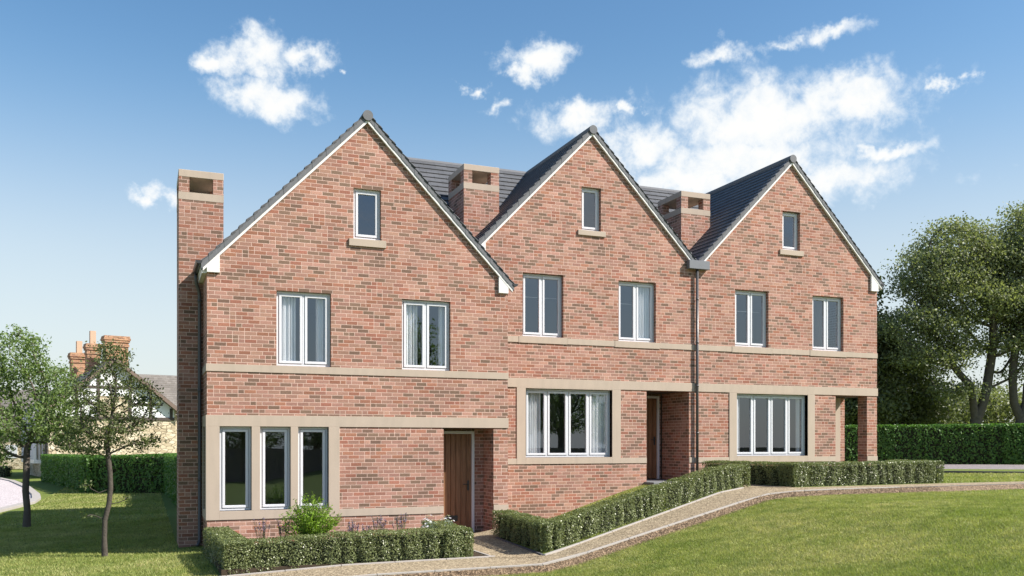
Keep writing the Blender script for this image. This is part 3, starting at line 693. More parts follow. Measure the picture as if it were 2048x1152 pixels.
# porch sides and back
pb = 18.72
m.quad((6.92, Y1+.3, 0), (6.92, pb, 0), (6.92, pb, 2.29), (6.92, Y1+.3, 2.29)); m.quad((5.80, Y1+.3, 0), (5.80, Y1+.3, 2.29), (5.80, pb, 2.29), (5.80, pb, 0))
m.quad((6.70, pb, 0), (6.92, pb, 0), (6.92, pb, 2.29), (6.70, pb, 2.29)); m.quad((5.8, pb+.06, 0), (6.7, pb+.06, 0), (6.7, pb+.06, 2.29), (5.8, pb+.06, 2.29))
m.build('wall', 'brick', H1)
MB().box(5.80, 6.92, Y1+.05, pb, 2.291, 2.33).build('porch_ceiling', 'timber', H1)  # dark colour on the ceiling, painted in to deepen the porch shade
MB().box(5.80, 6.92, Y1-.12, pb, -.08, .014).build('threshold', 'red_paver', H1)
door(H1, 5.74, 6.70, .02, 2.23, pb+.02)
bands(H1, 'stone_band', [(XL-.016, XR+.012, 3.34, 3.482)], Y1)
MB().box(XL-.016, XL-.001, Y1-.0159, 19.33, 3.34, 3.482).build('stone_band', 'stone', H1)
bands(H1, 'stone_lintel', [(XL-.02, XR+.012, 2.29, 2.505)], Y1, .02)
MB().box(XL-.02, XL-.001, Y1-.0199, 19.33, 2.29, 2.505).build('stone_lintel', 'stone', H1)
bands(H1, 'sill_band', [(3.614, 5.80, .497, .645), (6.92, XR+.012, .497, .645)], Y1)
surround(H1, XL-.02, 3.614, .497, 2.29, Y1, 1.318, 3.394, .665, 2.29, [(1.909,2.068),(2.65,2.795)], .02)
MB().box(XL-.02, XL-.001, Y1+.101, 19.33, .497, .665).box(XL-.02, XL-.001, Y1+.101, sh[0], .665, 2.29).box(XL-.02, XL-.001, sh[1], 19.33, .665, 2.29).build('window_surround', 'stone', H1)
window(H1, 1.318, 1.909, .665, 2.29, Y1, 1, rec=.07); window(H1, 2.068, 2.65, .665, 2.29, Y1, 1, rec=.07); window(H1, 2.795, 3.394, .665, 2.29, Y1, 1, rec=.07)
# side window of the corner
m = MB(); m.box(XL+.03, XL+.09, sh[0], sh[0]+.07, sh[2], sh[3]).box(XL+.03, XL+.09, sh[1]-.07, sh[1], sh[2], sh[3]).box(XL+.03, XL+.09, sh[0]+.07, sh[1]-.07, sh[2], sh[2]+.07).box(XL+.03, XL+.09, sh[0]+.07, sh[1]-.07, sh[3]-.07, sh[3])
wn = m.build('window', 'frame_white', H1); MB().quad((XL+.05, sh[0]+.07, sh[2]+.07), (XL+.05, sh[0]+.07, sh[3]-.07), (XL+.05, sh[1]-.07, sh[3]-.07), (XL+.05, sh[1]-.07, sh[2]+.07)).build('pane', 'glass', wn)
window(H1, 2.381, 3.444, 3.485, 4.955, Y1, 2, [(.02, .36), (.78, .98)], rec=.07, label='two-light casement with pale curtain bunched at its left')
window(H1, 4.903, 5.952, 3.485, 4.94, Y1, 2, [(.02, .34), (.84, .98)], rec=.07)
window(H1, 3.897, 4.463, 6.10, 7.125, Y1, 1, rec=.07, label='small single attic casement near the gable top')
MB().box(3.80, 4.563, Y1-.04, Y1+.066, 5.945, 6.092).build('window_sill', 'stone', H1, bevel=.004)
rooms(H1, XL+.32, XR-.32, Y1+.3, BK, .02, 2.78, 5.3, AX, ZAP)
zt1 = ZAP+.185
m = MB(); roof_pair(m, AX, 0, 0, 1.0, 7.36, Y1-.08, BK+.1, zt1-.005); rf = m.build('roof', 'tile', H1)
m = MB().tube([(AX, Y1-.10, zt1-.05), (AX, BK+.1, zt1-.05)], .105, 18); m.build('ridge_tiles', 'verge', rf, smooth=False, bevel=0)
gable_trim(H1, AX, ZAP, .985, 7.37, Y1, zt1)
box_end(H1, 1.318, XL-.005, 5.215, AX, ZAP, Y1); box_end(H1, 7.024, 7.245, 5.185, AX, ZAP, Y1)
# boxed eaves along the left side
MB().box(1.0, XL-.003, Y1+.0, 19.33, 5.20, 5.30).box(XL-.10, XL-.075, Y1+.002, 19.33, 5.301, 5.42).build('fascia', 'white', H1)
gutter(H1, [(.945, Y1-.09, 5.42), (.945, 19.33, 5.42)], .062)
MB().box(7.27, 7.32, Y1-.06, BK, 5.30, 5.42).build('fascia', 'white', H1); gutter(H1, [(7.40, Y1-.08, 5.40), (7.40, BK, 5.40)], .06)
m = MB().tube([(.945, 19.2, 5.37), (.945, 19.2, 5.26), (.955, 19.21, 5.18), (1.01, 19.26, 5.03), (1.02, 19.27, 4.93), (1.02, 19.27, .02), (1.01, 19.24, -.04), (.97, 19.16, -.09)], .034, 12)
for z in (4.8, 3.0, 1.2): m.tube([(1.02, 19.27, z), (1.02, 19.27, z+.06)], .040, 12)
m.build('downpipe', 'pipe', H1, smooth=True)
chimney(H1, .628, 1.486, 19.33, 20.5, -.5, 7.475)

# ================================================================== second house (middle)
Y2 = 19.6; AX2 = 10.045; ZAP2 = 9.415; XL2, XR2 = 7.05, 13.03
H2 = root('brick_house', (10.04, 19.6, .98), 'middle brick gabled house with a deep plank-door porch beside the grey downpipe', 'house', GRP)
holes = [(8.30,10.60,1.625,3.26),(11.572,12.813,.9,3.28),(8.224,9.288,4.49,5.985),(10.782,11.845,4.48,5.97),(9.769,10.298,7.12,8.175)]
BK2 = 27.4; ez2 = ZAP2+.05-SL*(AX2-XL2)
m = MB(); wall_mb(m, XL2, XR2, -.4, Y2, AX2, ZAP2+.05, SL, holes)
m.quad((XL2, Y2, -.4), (XL2, Y2, ez2), (XL2, BK2, ez2), (XL2, BK2, -.4)); m.quad((XL2, BK2, -.4), (XL2, BK2, ez2), (XR2, BK2, ez2), (XR2, BK2, -.4))
pb2 = 20.9
m.quad((12.813, Y2+.3, .9), (12.813, pb2, .9), (12.813, pb2, 3.28), (12.813, Y2+.3, 3.28)); m.quad((11.572, Y2+.3, .9), (11.572, Y2+.3, 3.28), (11.572, pb2, 3.28), (11.572, pb2, .9))
m.quad((11.57, pb2+.06, .9), (12.813, pb2+.06, .9), (12.813, pb2+.06, 3.28), (11.57, pb2+.06, 3.28))
m.build('wall', 'brick', H2)
MB().box(11.572, 12.813, Y2+.05, pb2, 3.281, 3.32).build('porch_ceiling', 'timber', H2)  # porch shade helped by the ceiling's dark colour, as on the first house
MB().box(11.50, 13.02, Y2-.46, Y2-.003, .83, 1.005).box(11.575, 12.81, Y2, pb2+.05, .83, 1.006).build('step', 'step', H2, bevel=.008)
door(H2, 11.74, 12.72, 1.01, 3.22, pb2+.02)
bands(H2, 'stone_band', [(XL2, 8.12, 4.335, 4.475), (9.39, 10.67, 4.335, 4.475), (11.95, XR2, 4.335, 4.475)], Y2)
MB().box(8.123, 9.387, Y2-.022, Y2+.095, 4.328, 4.482).build('window_sill', 'stone', H2, bevel=.003); MB().box(10.673, 11.947, Y2-.022, Y2+.095, 4.322, 4.474).build('window_sill', 'stone', H2, bevel=.003)
bands(H2, 'stone_lintel', [(XL2, XR2, 3.28, 3.495)], Y2, .02)
bands(H2, 'sill_band', [(XL2, 8.071, 1.47, 1.605), (10.838, 11.572, 1.47, 1.605), (12.813, XR2, 1.47, 1.605)], Y2)
surround(H2, 8.071, 10.838, 1.47, 3.28, Y2, 8.30, 10.60, 1.625, 3.26)
window(H2, 8.30, 10.60, 1.625, 3.26, Y2, 4, [(.01, .2), (.80, .99)], label='wide four-light casement with grey curtains at both ends')
window(H2, 8.224, 9.288, 4.49, 5.985, Y2, 2, [], blind=.66); window(H2, 10.782, 11.845, 4.48, 5.97, Y2, 2, [(.58, .97)], blind=.66)
window(H2, 9.769, 10.298, 7.12, 8.175, Y2, 1, label='small single attic casement near the gable top')
MB().box(9.665, 10.415, Y2-.04, Y2+.096, 6.99, 7.112).build('window_sill', 'stone', H2, bevel=.004)
rooms(H2, XL2+.32, XR2-.02, Y2+.3, BK2, 1.0, 3.78, 6.3, AX2, ZAP2)
zt2 = ZAP2+.185
m = MB(); roof_pair(m, AX2, 0, 0, 7.0, 13.06, Y2-.08, BK2+.1, zt2-.005); roof_cross(m, 6.2, 13.6, 23.5, zt2-.01, 20.1, 26.5); rf = m.build('roof', 'tile', H2)
MB().tube([(AX2, Y2-.10, zt2-.05), (AX2, BK2+.1, zt2-.05)], .105, 18).build('ridge_tiles', 'verge', rf)
MB().tube([(6.2, 23.5, zt2-.06), (13.6, 23.5, zt2-.06)], .09, 14).build('ridge_tiles', 'verge', rf)
gable_trim(H2, AX2, ZAP2, 6.98, 12.98, Y2, zt2)
box_end(H2, 7.28, 7.05, 6.2, AX2, ZAP2, Y2)
chimney(H2, 7.18, 8.10, 20.8, 22.0, 6.0, 8.765)
MB().box(12.735, 13.345, Y2-.145, Y2-.003, 6.385, 6.60).build('hopper', 'lead', H2, bevel=.006)
m = MB().tube([(13.015, Y2-.068, 6.384), (13.015, Y2-.068, 1.0)], .036, 14)
for z in (5.6, 4.5, 3.4, 2.2): m.tube([(13.015, Y2-.068, z), (13.015, Y2-.068, z+.05)], .042, 14)
m.build('downpipe', 'pipe', H2, smooth=True)

# ================================================================== third house (right)
AX3 = 16.015; XL3, XR3 = 13.03, 18.98
H3 = root('brick_house', (16.01, 19.6, .98), 'rightmost brick gabled house whose open corner porch stands on a brick post', 'house', GRP)
holes = [(14.262,16.56,1.625,3.26),(17.516,18.623,.9,3.28),(14.216,15.278,4.49,5.97),(16.73,17.793,4.485,5.965),(15.733,16.311,7.13,8.16)]
m = MB(); wall_mb(m, XL3, XR3, .2, Y2, AX3, ZAP2+.05, SL, holes)
pb3 = 20.86; ez3 = ez2
m.quad((XR3, Y2, 3.28), (XR3, BK2, 3.28), (XR3, BK2, ez3), (XR3, Y2, ez3)); m.quad((XR3, pb3, .2), (XR3, BK2, .2), (XR3, BK2, 3.28), (XR3, pb3, 3.28))
m.quad((XL3, BK2, .2), (XL3, BK2, ez3), (XR3, BK2, ez3), (XR3, BK2, .2))
m.quad((XR3, Y2, .2), (XR3, Y2+.35, .2), (XR3, Y2+.35, 3.28), (XR3, Y2, 3.28)); m.quad((18.623, Y2+.35, .2), (18.623, Y2+.35, 3.28), (XR3, Y2+.35, 3.28), (XR3, Y2+.35, .2))
m.quad((18.623, Y2+.3, .2), (18.623, Y2+.35, .2), (18.623, Y2+.35, 3.28), (18.623, Y2+.3, 3.28))
m.quad((17.516, Y2+.3, .9), (17.516, Y2+.3, 3.28), (17.516, pb3, 3.28), (17.516, pb3, .9))
m.quad((18.81, pb3, .9), (XR3, pb3, .9), (XR3, pb3, 3.28), (18.81, pb3, 3.28)); m.quad((17.5, pb3+.15, .9), (18.81, pb3+.15, .9), (18.81, pb3+.15, 3.28), (17.5, pb3+.15, 3.28))
m.quad((18.81, pb3, .9), (18.81, pb3, 3.28), (18.81, pb3+.15, 3.28), (18.81, pb3+.15, .9))
m.build('wall', 'brick', H3)
MB().box(17.516, XR3-.01, Y2+.05, pb3, 3.281, 3.32).build('porch_ceiling', 'timber', H3)  # ceiling coloured dark to deepen the shade in the porch
MB().box(17.45, XR3, Y2-.05, pb3, .83, 1.03).build('step', 'step', H3, bevel=.008)
door(H3, 17.64, 18.60, 1.04, 3.22, pb3+.08)
MB().box(18.61, 18.805, pb3-.02, pb3+.14, 1.03, 3.28).build('porch_jamb', 'stone', H3)
bands(H3, 'stone_band', [(XL3+.001, 14.107, 4.335, 4.475), (15.39, 16.629, 4.335, 4.475), (17.90, XR3+.012, 4.335, 4.475)], Y2)
MB().box(14.11, 15.387, Y2-.022, Y2+.095, 4.324, 4.482).build('window_sill', 'stone', H3, bevel=.003); MB().box(16.632, 17.897, Y2-.022, Y2+.095, 4.324, 4.477).build('window_sill', 'stone', H3, bevel=.003)
bands(H3, 'stone_lintel', [(XL3+.001, XR3+.02, 3.28, 3.495)], Y2, .02)
MB().box(XR3+.001, XR3+.02, Y2-.001, BK2, 3.28, 3.495).box(XR3+.001, XR3+.012, Y2-.001, BK2, 4.335, 4.475).build('stone_band', 'stone', H3)
bands(H3, 'sill_band', [(XL3+.001, 14.029, 1.47, 1.605), (16.798, 17.516, 1.47, 1.605), (18.623, XR3+.012, 1.47, 1.605)], Y2)
surround(H3, 14.029, 16.798, 1.47, 3.28, Y2, 14.262, 16.56, 1.625, 3.26)
window(H3, 14.262, 16.56, 1.625, 3.26, Y2, 4, [(.005, .09), (.94, .985)], label='wide four-light casement with thin white curtains')
window(H3, 14.216, 15.278, 4.49, 5.97, Y2, 2, [], blind=.66); window(H3, 16.73, 17.793, 4.485, 5.965, Y2, 2)
window(H3, 15.733, 16.311, 7.13, 8.16, Y2, 1, label='small single attic casement near the gable top')
MB().box(15.63, 16.41, Y2-.04, Y2+.096, 6.985, 7.122).build('window_sill', 'stone', H3, bevel=.004)
rooms(H3, XL3+.02, 17.4, Y2+.3, BK2, 1.0, 3.78, 6.3, AX3, ZAP2)
MB().box(17.41, XR3-.3, Y2+.32, Y2+3.9, 3.5, 3.77).box(17.41, XR3-.3, Y2+.32, Y2+3.9, 6.0, 6.29).box(17.42, XR3-.3, Y2+3.9, Y2+4.0, 3.5, 6.2).build('inner_walls', 'plaster', H3)
m = MB(); roof_pair(m, AX3, 0, 0, 12.99, 19.12, Y2-.08, BK2+.1, zt2-.005); roof_cross(m, 13.6, 16.0, 23.5, zt2-.01, 20.1, 26.5); rf = m.build('roof', 'tile', H3)
MB().tube([(AX3, Y2-.10, zt2-.05), (AX3, BK2+.1, zt2-.05)], .105, 18).build('ridge_tiles', 'verge', rf)
MB().tube([(13.6, 23.5, zt2-.06), (16.0, 23.5, zt2-.06)], .09, 14).build('ridge_tiles', 'verge', rf)
gable_trim(H3, AX3, ZAP2, 13.08, 19.13, Y2, zt2)
box_end(H3, 18.73, 18.985, 6.2, AX3, ZAP2, Y2)
MB().box(19.02, 19.07, Y2-.05, BK2, 6.3, 6.42).build('fascia', 'white', H3); gutter(H3, [(19.13, Y2-.08, 6.42), (19.13, BK2, 6.42)], .06)
chimney(H3, 13.353, 14.27, 20.8, 22.0, 6.0, 8.75)

# ------------------------------------------------------------------ hedges
def hedge(name, pts, w, h, label, group, leaf=.026, dens=3800, mat='leaf_box', rough=.05, closed_top=True, wob=1.0, zfun=None, furrow=.10, fper=.34):
    """clipped hedge along pts (base centre line), leaves over a dark core"""
    rt = root(name, (pts[0][0], pts[0][1], gz(*pts[0])), label, 'hedge', group)
    zf = zfun or gz; ls = []; m = MB()
    for k, ((xa, ya), (xb, yb)) in enumerate(zip(pts, pts[1:])):
        L_ = math.hypot(xb-xa, yb-ya); d = np.array([(xb-xa)/L_, (yb-ya)/L_]); p = np.array([-d[1], d[0]])
        s0 = -w/2; s1 = L_+w/2; n = max(2, int((s1-s0)/.5)); S = np.linspace(s0+furrow, s1-furrow, n+1)
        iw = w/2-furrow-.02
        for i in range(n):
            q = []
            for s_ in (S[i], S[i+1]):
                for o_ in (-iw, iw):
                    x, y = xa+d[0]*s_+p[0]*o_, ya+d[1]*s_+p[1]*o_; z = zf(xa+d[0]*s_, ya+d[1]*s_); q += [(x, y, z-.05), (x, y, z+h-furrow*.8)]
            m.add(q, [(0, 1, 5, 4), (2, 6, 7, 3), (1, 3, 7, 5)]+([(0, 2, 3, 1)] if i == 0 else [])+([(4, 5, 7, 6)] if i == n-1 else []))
        A = (s1-s0)*(2*h+w)+2*w*h; cnt = int(A*dens)
        u = rng.uniform(0, 1, cnt)*A; s_ = rng.uniform(s0, s1, cnt); hh = rng.uniform(0, 1, cnt)*h; oo = rng.uniform(-w/2, w/2, cnt)
        a1 = (s1-s0)*h; a2 = 2*a1; a3 = a2+(s1-s0)*w; a4 = a3+w*h
        f1 = u < a1; f2 = (u >= a1) & (u < a2); f3 = (u >= a2) & (u < a3); f4 = (u >= a3) & (u < a4); f5 = u >= a4
        nrm = np.zeros((cnt, 3))
        o_ = np.where(f1, -w/2, np.where(f2, w/2, oo)); s_ = np.where(f4, s0, np.where(f5, s1, s_)); z_ = np.where(f3, h, hh)
        nrm[:, :2] = -p[None]*f1[:, None]+p[None]*f2[:, None]-d[None]*f4[:, None]+d[None]*f5[:, None]; nrm[:, 2] = f3*1.0
        cs = np.where(f1 | f2 | f3, s_, o_)
        fur = furrow*(.5+.5*np.sin(cs*2*math.pi/fper+2.6*np.sin(cs*2.3+k)+1.1*np.sin(cs*7.7)+1.0*np.sin(z_*7+cs*2)))**2*(.35+.65*(1-z_/h)**.6)*(~f3)
        dep = fur+np.abs(rng.normal(0, rough, cnt))-rough*.5
        # rounded shoulders
        sh_ = np.clip((z_-(h-.08))/.08, 0, 1)**2*.05
        o_ = o_-np.sign(o_)*np.where(f1 | f2, dep+sh_, 0); s_ = np.where(f4, s_+dep+sh_, np.where(f5, s_-dep-sh_, s_))
        z_ = z_-f3*(np.abs(rng.normal(0, rough*.6, cnt))+.05*np.clip((np.abs(oo)-(w/2-.07))/.07, 0, 1)**2)+f3*.015*np.sin(cs*9)
        x = xa+d[0]*s_+p[0]*o_; y = ya+d[1]*s_+p[1]*o_
        zg = np.array(ground(xa+d[0]*s_, ya+d[1]*s_)) if zfun is None else zfun(xa+d[0]*s_, ya+d[1]*s_)
        ls.append(leaf_quads(np.stack([x, y, zg+z_+.01], 1), leaf, .35, .6, nrm))
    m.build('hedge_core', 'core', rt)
    V = np.concatenate(ls)-np.array(rt.location)
    np_mesh('leaves', V, 4, mat, rt)
    return rt
gxf = lambda x, y: gx(x)
hedge('box_hedge', [(1.24,17.5),(1.36,14.93),(5.0,14.88),(5.05,16.2)], .46, .50, 'low clipped L-shaped box hedge around the flower bed under the corner window', 'low clipped box hedges', leaf=.03, zfun=gxf)
hedge('box_hedge', [(6.75,17.0),(6.62,14.62),(9.3,15.62),(12.2,16.78)], .44, .50, 'low clipped box hedge climbing the slope beside the gravel path', 'low clipped box hedges', leaf=.03, zfun=gxf)
hedge('box_hedge', [(13.15,18.9),(13.42,16.3),(17.35,16.3),(17.38,17.2)], .50, .52, 'level clipped box hedge at the top of the path in front of the rightmost house', 'low clipped box hedges', leaf=.03, zfun=gxf)

def yew(name, pts, w, h, label, dens, leaf, mat='leaf_yew', grp='tall conifer hedges', fu=.12, fp=.7):
    return hedge(name, pts, w, h, label, grp, leaf=leaf, dens=dens, mat=mat, rough=.09, furrow=fu, fper=fp)
yew('conifer_hedge', [(14.5,37.4),(23.2,31.5),(27.7,28.7),(31.9,25.6),(40,19.6)], 1.2, 1.6, 'long tall dark green hedge behind the road, right of the terrace', 420, .10)
yew('conifer_hedge', [(-5.2,61.5),(-1.9,44.6),(.9,41.0)], 1.2, 1.62, 'tall green hedge in front of the stone gabled house', 330, .11, fu=.16)
yew('conifer_hedge', [(1.35,40.0),(1.55,31)], 1.2, 1.6, 'dark green hedge running back beside the brick chimney stack', 420, .09)

# ------------------------------------------------------------------ trees (space colonisation)
def grow_tree(trunks, crowns, natt, step, infl, kill, seed):
    r = np.random.default_rng(seed); att = []
    vol = np.array([c[3]*c[4]*c[5] for c in crowns]); cnt = (natt*vol/vol.sum()).astype(int)+8
    for c, k in zip(crowns, cnt):
        d = r.normal(size=(k, 3)); d /= np.linalg.norm(d, axis=1)[:, None]; q = d*r.uniform(.35, 1, k)[:, None]**.5
        att.append(np.array(c[:3])+q*np.array(c[3:6]))
    att = np.concatenate(att); nodes = []; par = []
    for tk in trunks:
        prev = -1
        start = tk[0]
        if isinstance(start, int): prev = start; tk = tk[1:]
        for p in tk: nodes.append(np.array(p, float)); par.append(prev); prev = len(nodes)-1
    P = np.array(nodes); par = list(par)
    alive = np.ones(len(att), bool)
    D = np.linalg.norm(att[:, None]-P[None], axis=2); near = D.argmin(1); nd_ = D.min(1)
    for it in range(160):
        act = alive & (nd_ < infl)
        if not act.any(): 
            if it > 3: break
            act = alive
        ids = near[act]; vec = att[act]-P[ids]; vec /= np.linalg.norm(vec, axis=1)[:, None]+1e-9
        u, inv = np.unique(ids, return_inverse=True); S = np.zeros((len(u), 3)); np.add.at(S, inv.ravel(), vec)
        S += r.normal(0, .25, S.shape); S /= np.linalg.norm(S, axis=1)[:, None]+1e-9
        new = P[u]+S*step
        k0 = len(P); P = np.concatenate([P, new]); par += list(u)
        Dn = np.linalg.norm(att[:, None]-new[None], axis=2); mn = Dn.min(1); am = Dn.argmin(1)
        up = mn < nd_; near[up] = am[up]+k0; nd_[up] = mn[up]
        alive &= nd_ > kill
        if len(P) > 6000: break
    par = np.array(par); n = len(P); kids = np.zeros(n, int)
    for i in range(n):
        if par[i] >= 0: kids[par[i]] += 1
    rad = np.zeros(n)
    for i in range(n-1, -1, -1):
        if rad[i] == 0: rad[i] = 1
        if par[i] >= 0: rad[par[i]] += rad[i]
    return P, par, kids, rad
def tree(name, loc, trunks, crowns, label, cat='tree', group=None, natt=500, step=.25, infl=3, kill=.35, r0=.09, leaf=.07, nleaf=26, spread=.28, lmat='leaf_light', bmat='bark', seed=1, rexp=.42, rmin=.006, flat=.6, thin=1.0):
    P, par, kids, cnt = grow_tree(trunks, crowns, natt, step, infl, kill, seed)
    rad = np.maximum(rmin, r0*(cnt/cnt.max())**rexp)
    rt = root(name, loc, label, cat, group)
    # chains of nodes become tubes
    m = MB(); children = [[] for _ in range(len(P))]
    for i, p in enumerate(par):
        if p >= 0: children[p].append(i)
    stack = [i for i, p in enumerate(par) if p < 0]; chains = [([s_]) for s_ in stack]
    while chains:
        c = chains.pop(); cur = c[-1]
        while children[cur]:
            ch = sorted(children[cur], key=lambda q: -cnt[q])
            for o_ in ch[1:]: chains.append([cur, o_])
            cur = ch[0]; c.append(cur)
        if len(c) > 1:
            rr = [rad[i] for i in c]
            if par[c[0]] >= 0 or c[0] not in stack: rr[0] = min(rr[0], rr[1]*1.25)
            if par[c[0]] < 0: rr[0] *= 1.35
            m.tube([P[i] for i in c], rr, 9 if rr[0] > r0*.4 else 5, False)
    m.build('trunk', bmat, rt, local=True, smooth=True)
    thr = np.quantile(cnt, .80); tips = np.where((cnt <= max(3, thr)) & (np.arange(len(P)) > sum(len(t) for t in trunks)))[0]
    if thin < 1: tips = tips[rng.uniform(size=len(tips)) < thin]
    C = np.repeat(P[tips], nleaf, 0)+rng.normal(size=(len(tips)*nleaf, 3))*np.array([spread, spread, spread*flat])
    np_mesh('crown', leaf_quads(C, leaf, .55, .6), 4, lmat, rt)
    return rt
# left, fuller young tree
tree('young_tree', (-2.91, 27.0, -.29), [[(0,0,-.1),(.02,0,.5),(-.02,0,1.0),(.0,0,1.5),(.0,.05,1.9)]],
     [(-.3,0,4.5,.85,.8,.85),(-.9,0,3.6,.75,.8,.7),(.55,.1,3.9,.75,.8,.6),(.95,0,3.0,.75,.8,.65),(-.7,0,2.6,.8,.8,.5),(.3,0,2.9,.8,.9,.7),(1.0,0,2.3,.55,.6,.35),(-.9,0,1.9,.5,.6,.25)],
     'fuller leafy young tree left of the thin one, beside the pale road', group='young garden trees', natt=620, step=.14, infl=1.6, kill=.2, r0=.085, leaf=.08, nleaf=40, spread=.15, lmat='leaf_light', seed=3)
# thin tree with visible branches
tree('young_tree', (-.71, 18.9, -.2), [[(0,0,-.1),(-.01,0,.35),(.0,0,.7),(.07,0,1.0),(.10,0,1.3),(.09,0,1.6),(.06,0,1.9),(.03,0,2.3)], [4,(-.10,0,1.22),(-.24,.02,1.30)], [3,(.24,0,1.03),(.36,-.02,1.08)], [2,(-.12,0,.77),(-.24,.02,.81)]],
     [(.1,0,3.75,.42,.45,.42),(-.15,0,3.1,.55,.5,.45),(.5,0,3.0,.5,.5,.45),(.1,0,2.5,.75,.6,.4),(.65,0,2.3,.4,.4,.35),(-.4,0,2.2,.45,.45,.35),(-.34,0,1.32,.16,.15,.1),(.42,0,1.08,.17,.15,.1),(-.28,0,.80,.12,.12,.05),(.75,0,3.3,.18,.2,.15)],
     'slender sparse young tree with dark branches standing nearest the brick chimney', group='young garden trees', natt=430, step=.085, infl=1.5, kill=.13, r0=.048, leaf=.055, nleaf=23, spread=.10, lmat='leaf_thin', bmat='bark_dark', seed=5, rmin=.008, flat=.45)
# big trees on the right
tree('broadleaf_tree', (42.7, 36.7, 1.2), [[(0,0,-.2),(.0,0,1.0),(-.1,0,2.0),(-.3,.0,3.0),(-.5,0,4.0)], [2,(.25,-.1,2.8),(.5,-.2,3.8),(.7,-.2,4.8)]],
     [(-1.2,.5,11.2,2.2,2.4,2.0),(-3.0,.6,9.8,1.7,2.2,1.5),(1.4,-.4,10.4,2.3,2.4,1.9),(-.6,0,8.6,2.8,2.8,1.4),(-3.6,.8,7.4,2.0,2.2,1.0),(2.4,-.8,8.3,2.0,2.2,1.5),(-2.2,.6,6.0,1.8,2.0,.8),(1.6,-.8,6.2,1.8,2,.9),(-1.8,.5,4.9,1.2,1.4,.5),(-3.4,.9,5.2,1.6,1.6,.6),(-1.2,.2,3.6,1.3,1.4,.4),(1.6,-.4,4.4,1.3,1.3,.5)],
     'large spreading tree with forked trunk, left of the pair rising behind the dark hedge', group='tall trees behind the hedge', natt=1300, step=.4, infl=5, kill=.6, r0=.30, leaf=.15, nleaf=150, spread=.48, lmat='leaf_big', seed=11, rmin=.02, flat=.5)
tree('broadleaf_tree', (44.3, 35.6, 1.2), [[(0,0,-.2),(.1,0,1.0),(.35,-.1,2.0),(.6,-.2,3.0),(.7,-.2,4.0)], [2,(.0,.1,3.0),(-.1,.1,4.2)]],
     [(1.3,-.5,12.0,2.2,2.2,2.2),(3.2,-1.4,10.6,2.4,2.4,2.4),(.5,0,9.2,2.0,2,1.6),(3.4,-1.2,7.8,2.6,2.6,1.4),(1.2,0,7.0,1.8,2,.9),(3.0,-1.2,5.2,2.0,2.0,.8),(4.8,-2,9,2,2,2.5)],
     'large tree with leaning trunk at the right edge behind the dark hedge', group='tall trees behind the hedge', natt=1200, step=.4, infl=5, kill=.6, r0=.30, leaf=.15, nleaf=150, spread=.48, lmat='leaf_big', seed=12, rmin=.02, flat=.5)
tree('evergreen_tree', (37.6, 41.5, 1.2), [[(0,0,-.2),(0,0,1.5),(0,0,3.0),(0,0,5)]],
     [(0,0,8.9,1.9,2.0,2.2),(.6,0,6.9,2.7,2.6,1.6),(.2,0,4.9,3.2,3.0,1.6),(0,0,3.0,3.4,3.2,1.4)],
     'dark dense tree close against the right end of the terrace', group='tall trees behind the hedge', natt=1300, step=.4, infl=5, kill=.5, r0=.3, leaf=.22, nleaf=70, spread=.45, lmat='leaf_dark', seed=21, rmin=.02)
tree('evergreen_tree', (41.2, 42.6, 1.2), [[(0,0,-.2),(0,0,1.5),(0,0,3.0),(0,0,4)]],
     [(0,0,6.0,2.6,2.6,1.6),(.6,0,4.2,3.4,3.0,1.6),(1.6,0,2.6,3.6,3.0,1.3)],
     'shorter dark tree between the terrace end and the forked tree', group='tall trees behind the hedge', natt=1000, step=.4, infl=5, kill=.5, r0=.28, leaf=.22, nleaf=70, spread=.45, lmat='leaf_dark', seed=22, rmin=.02)
for i, (x, y, rx, h, lab) in enumerate([(50.5,42.5,3.4,4.4,'pale green rounded shrub seen between the two big trunks'),(55.5,37.0,3.4,4.2,'pale green shrub right of the leaning trunk at the picture edge'),(45.0,44.5,2.6,3.6,'pale green shrub left of the forked trunk behind the hedge')]):
    tree('shrub', (x, y, 1.2), [[(0,0,-.2),(0,0,.6),(0,0,1.2)]], [(0,0,h*.6,rx,rx,h*.42),(rx*.5,-.3,h*.45,rx*.7,rx*.7,h*.35)], lab, 'shrub', 'pale shrubs behind the hedge', natt=420, step=.4, infl=4, kill=.5, r0=.1, leaf=.2, nleaf=55, spread=.4, lmat='leaf_big', seed=31+i, rmin=.015)

# ------------------------------------------------------------------ flower bed plants
def spiky_shrub(x, y, z, h, r, label):
    rt = root('leafy_shrub', (x, y, z), label, 'shrub'); m = MB(); ls = []
    for i in range(190):
        a = rng.uniform(0, 6.28); lean = rng.uniform(0, 1)**.7; tp = np.array([math.cos(a)*r*lean, math.sin(a)*r*lean, h*(1-.45*lean*lean)*rng.uniform(.72, 1.05)])
        mid = np.array([tp[0]*.35, tp[1]*.35, tp[2]*.55]); base = np.array([tp[0]*.08, tp[1]*.08, 0])
        m.tube([base, mid, tp], [.006, .004, .002], 4, False)
        t = rng.uniform(.15, 1, 46)[:, None]; c = np.where(t < .5, base+(mid-base)*t*2, mid+(tp-mid)*(t*2-1))
        ls.append(leaf_quads(c+rng.normal(0, .022, c.shape), .06, .8, .28))
    m.build('stem', 'bark_dark', rt, local=True); np_mesh('foliage', np.concatenate(ls), 4, 'leaf_bright', rt); return rt
spiky_shrub(2.72, 16.2, 0, 1.06, .58, 'bright green upright leafy shrub behind the low hedge, under the corner window')
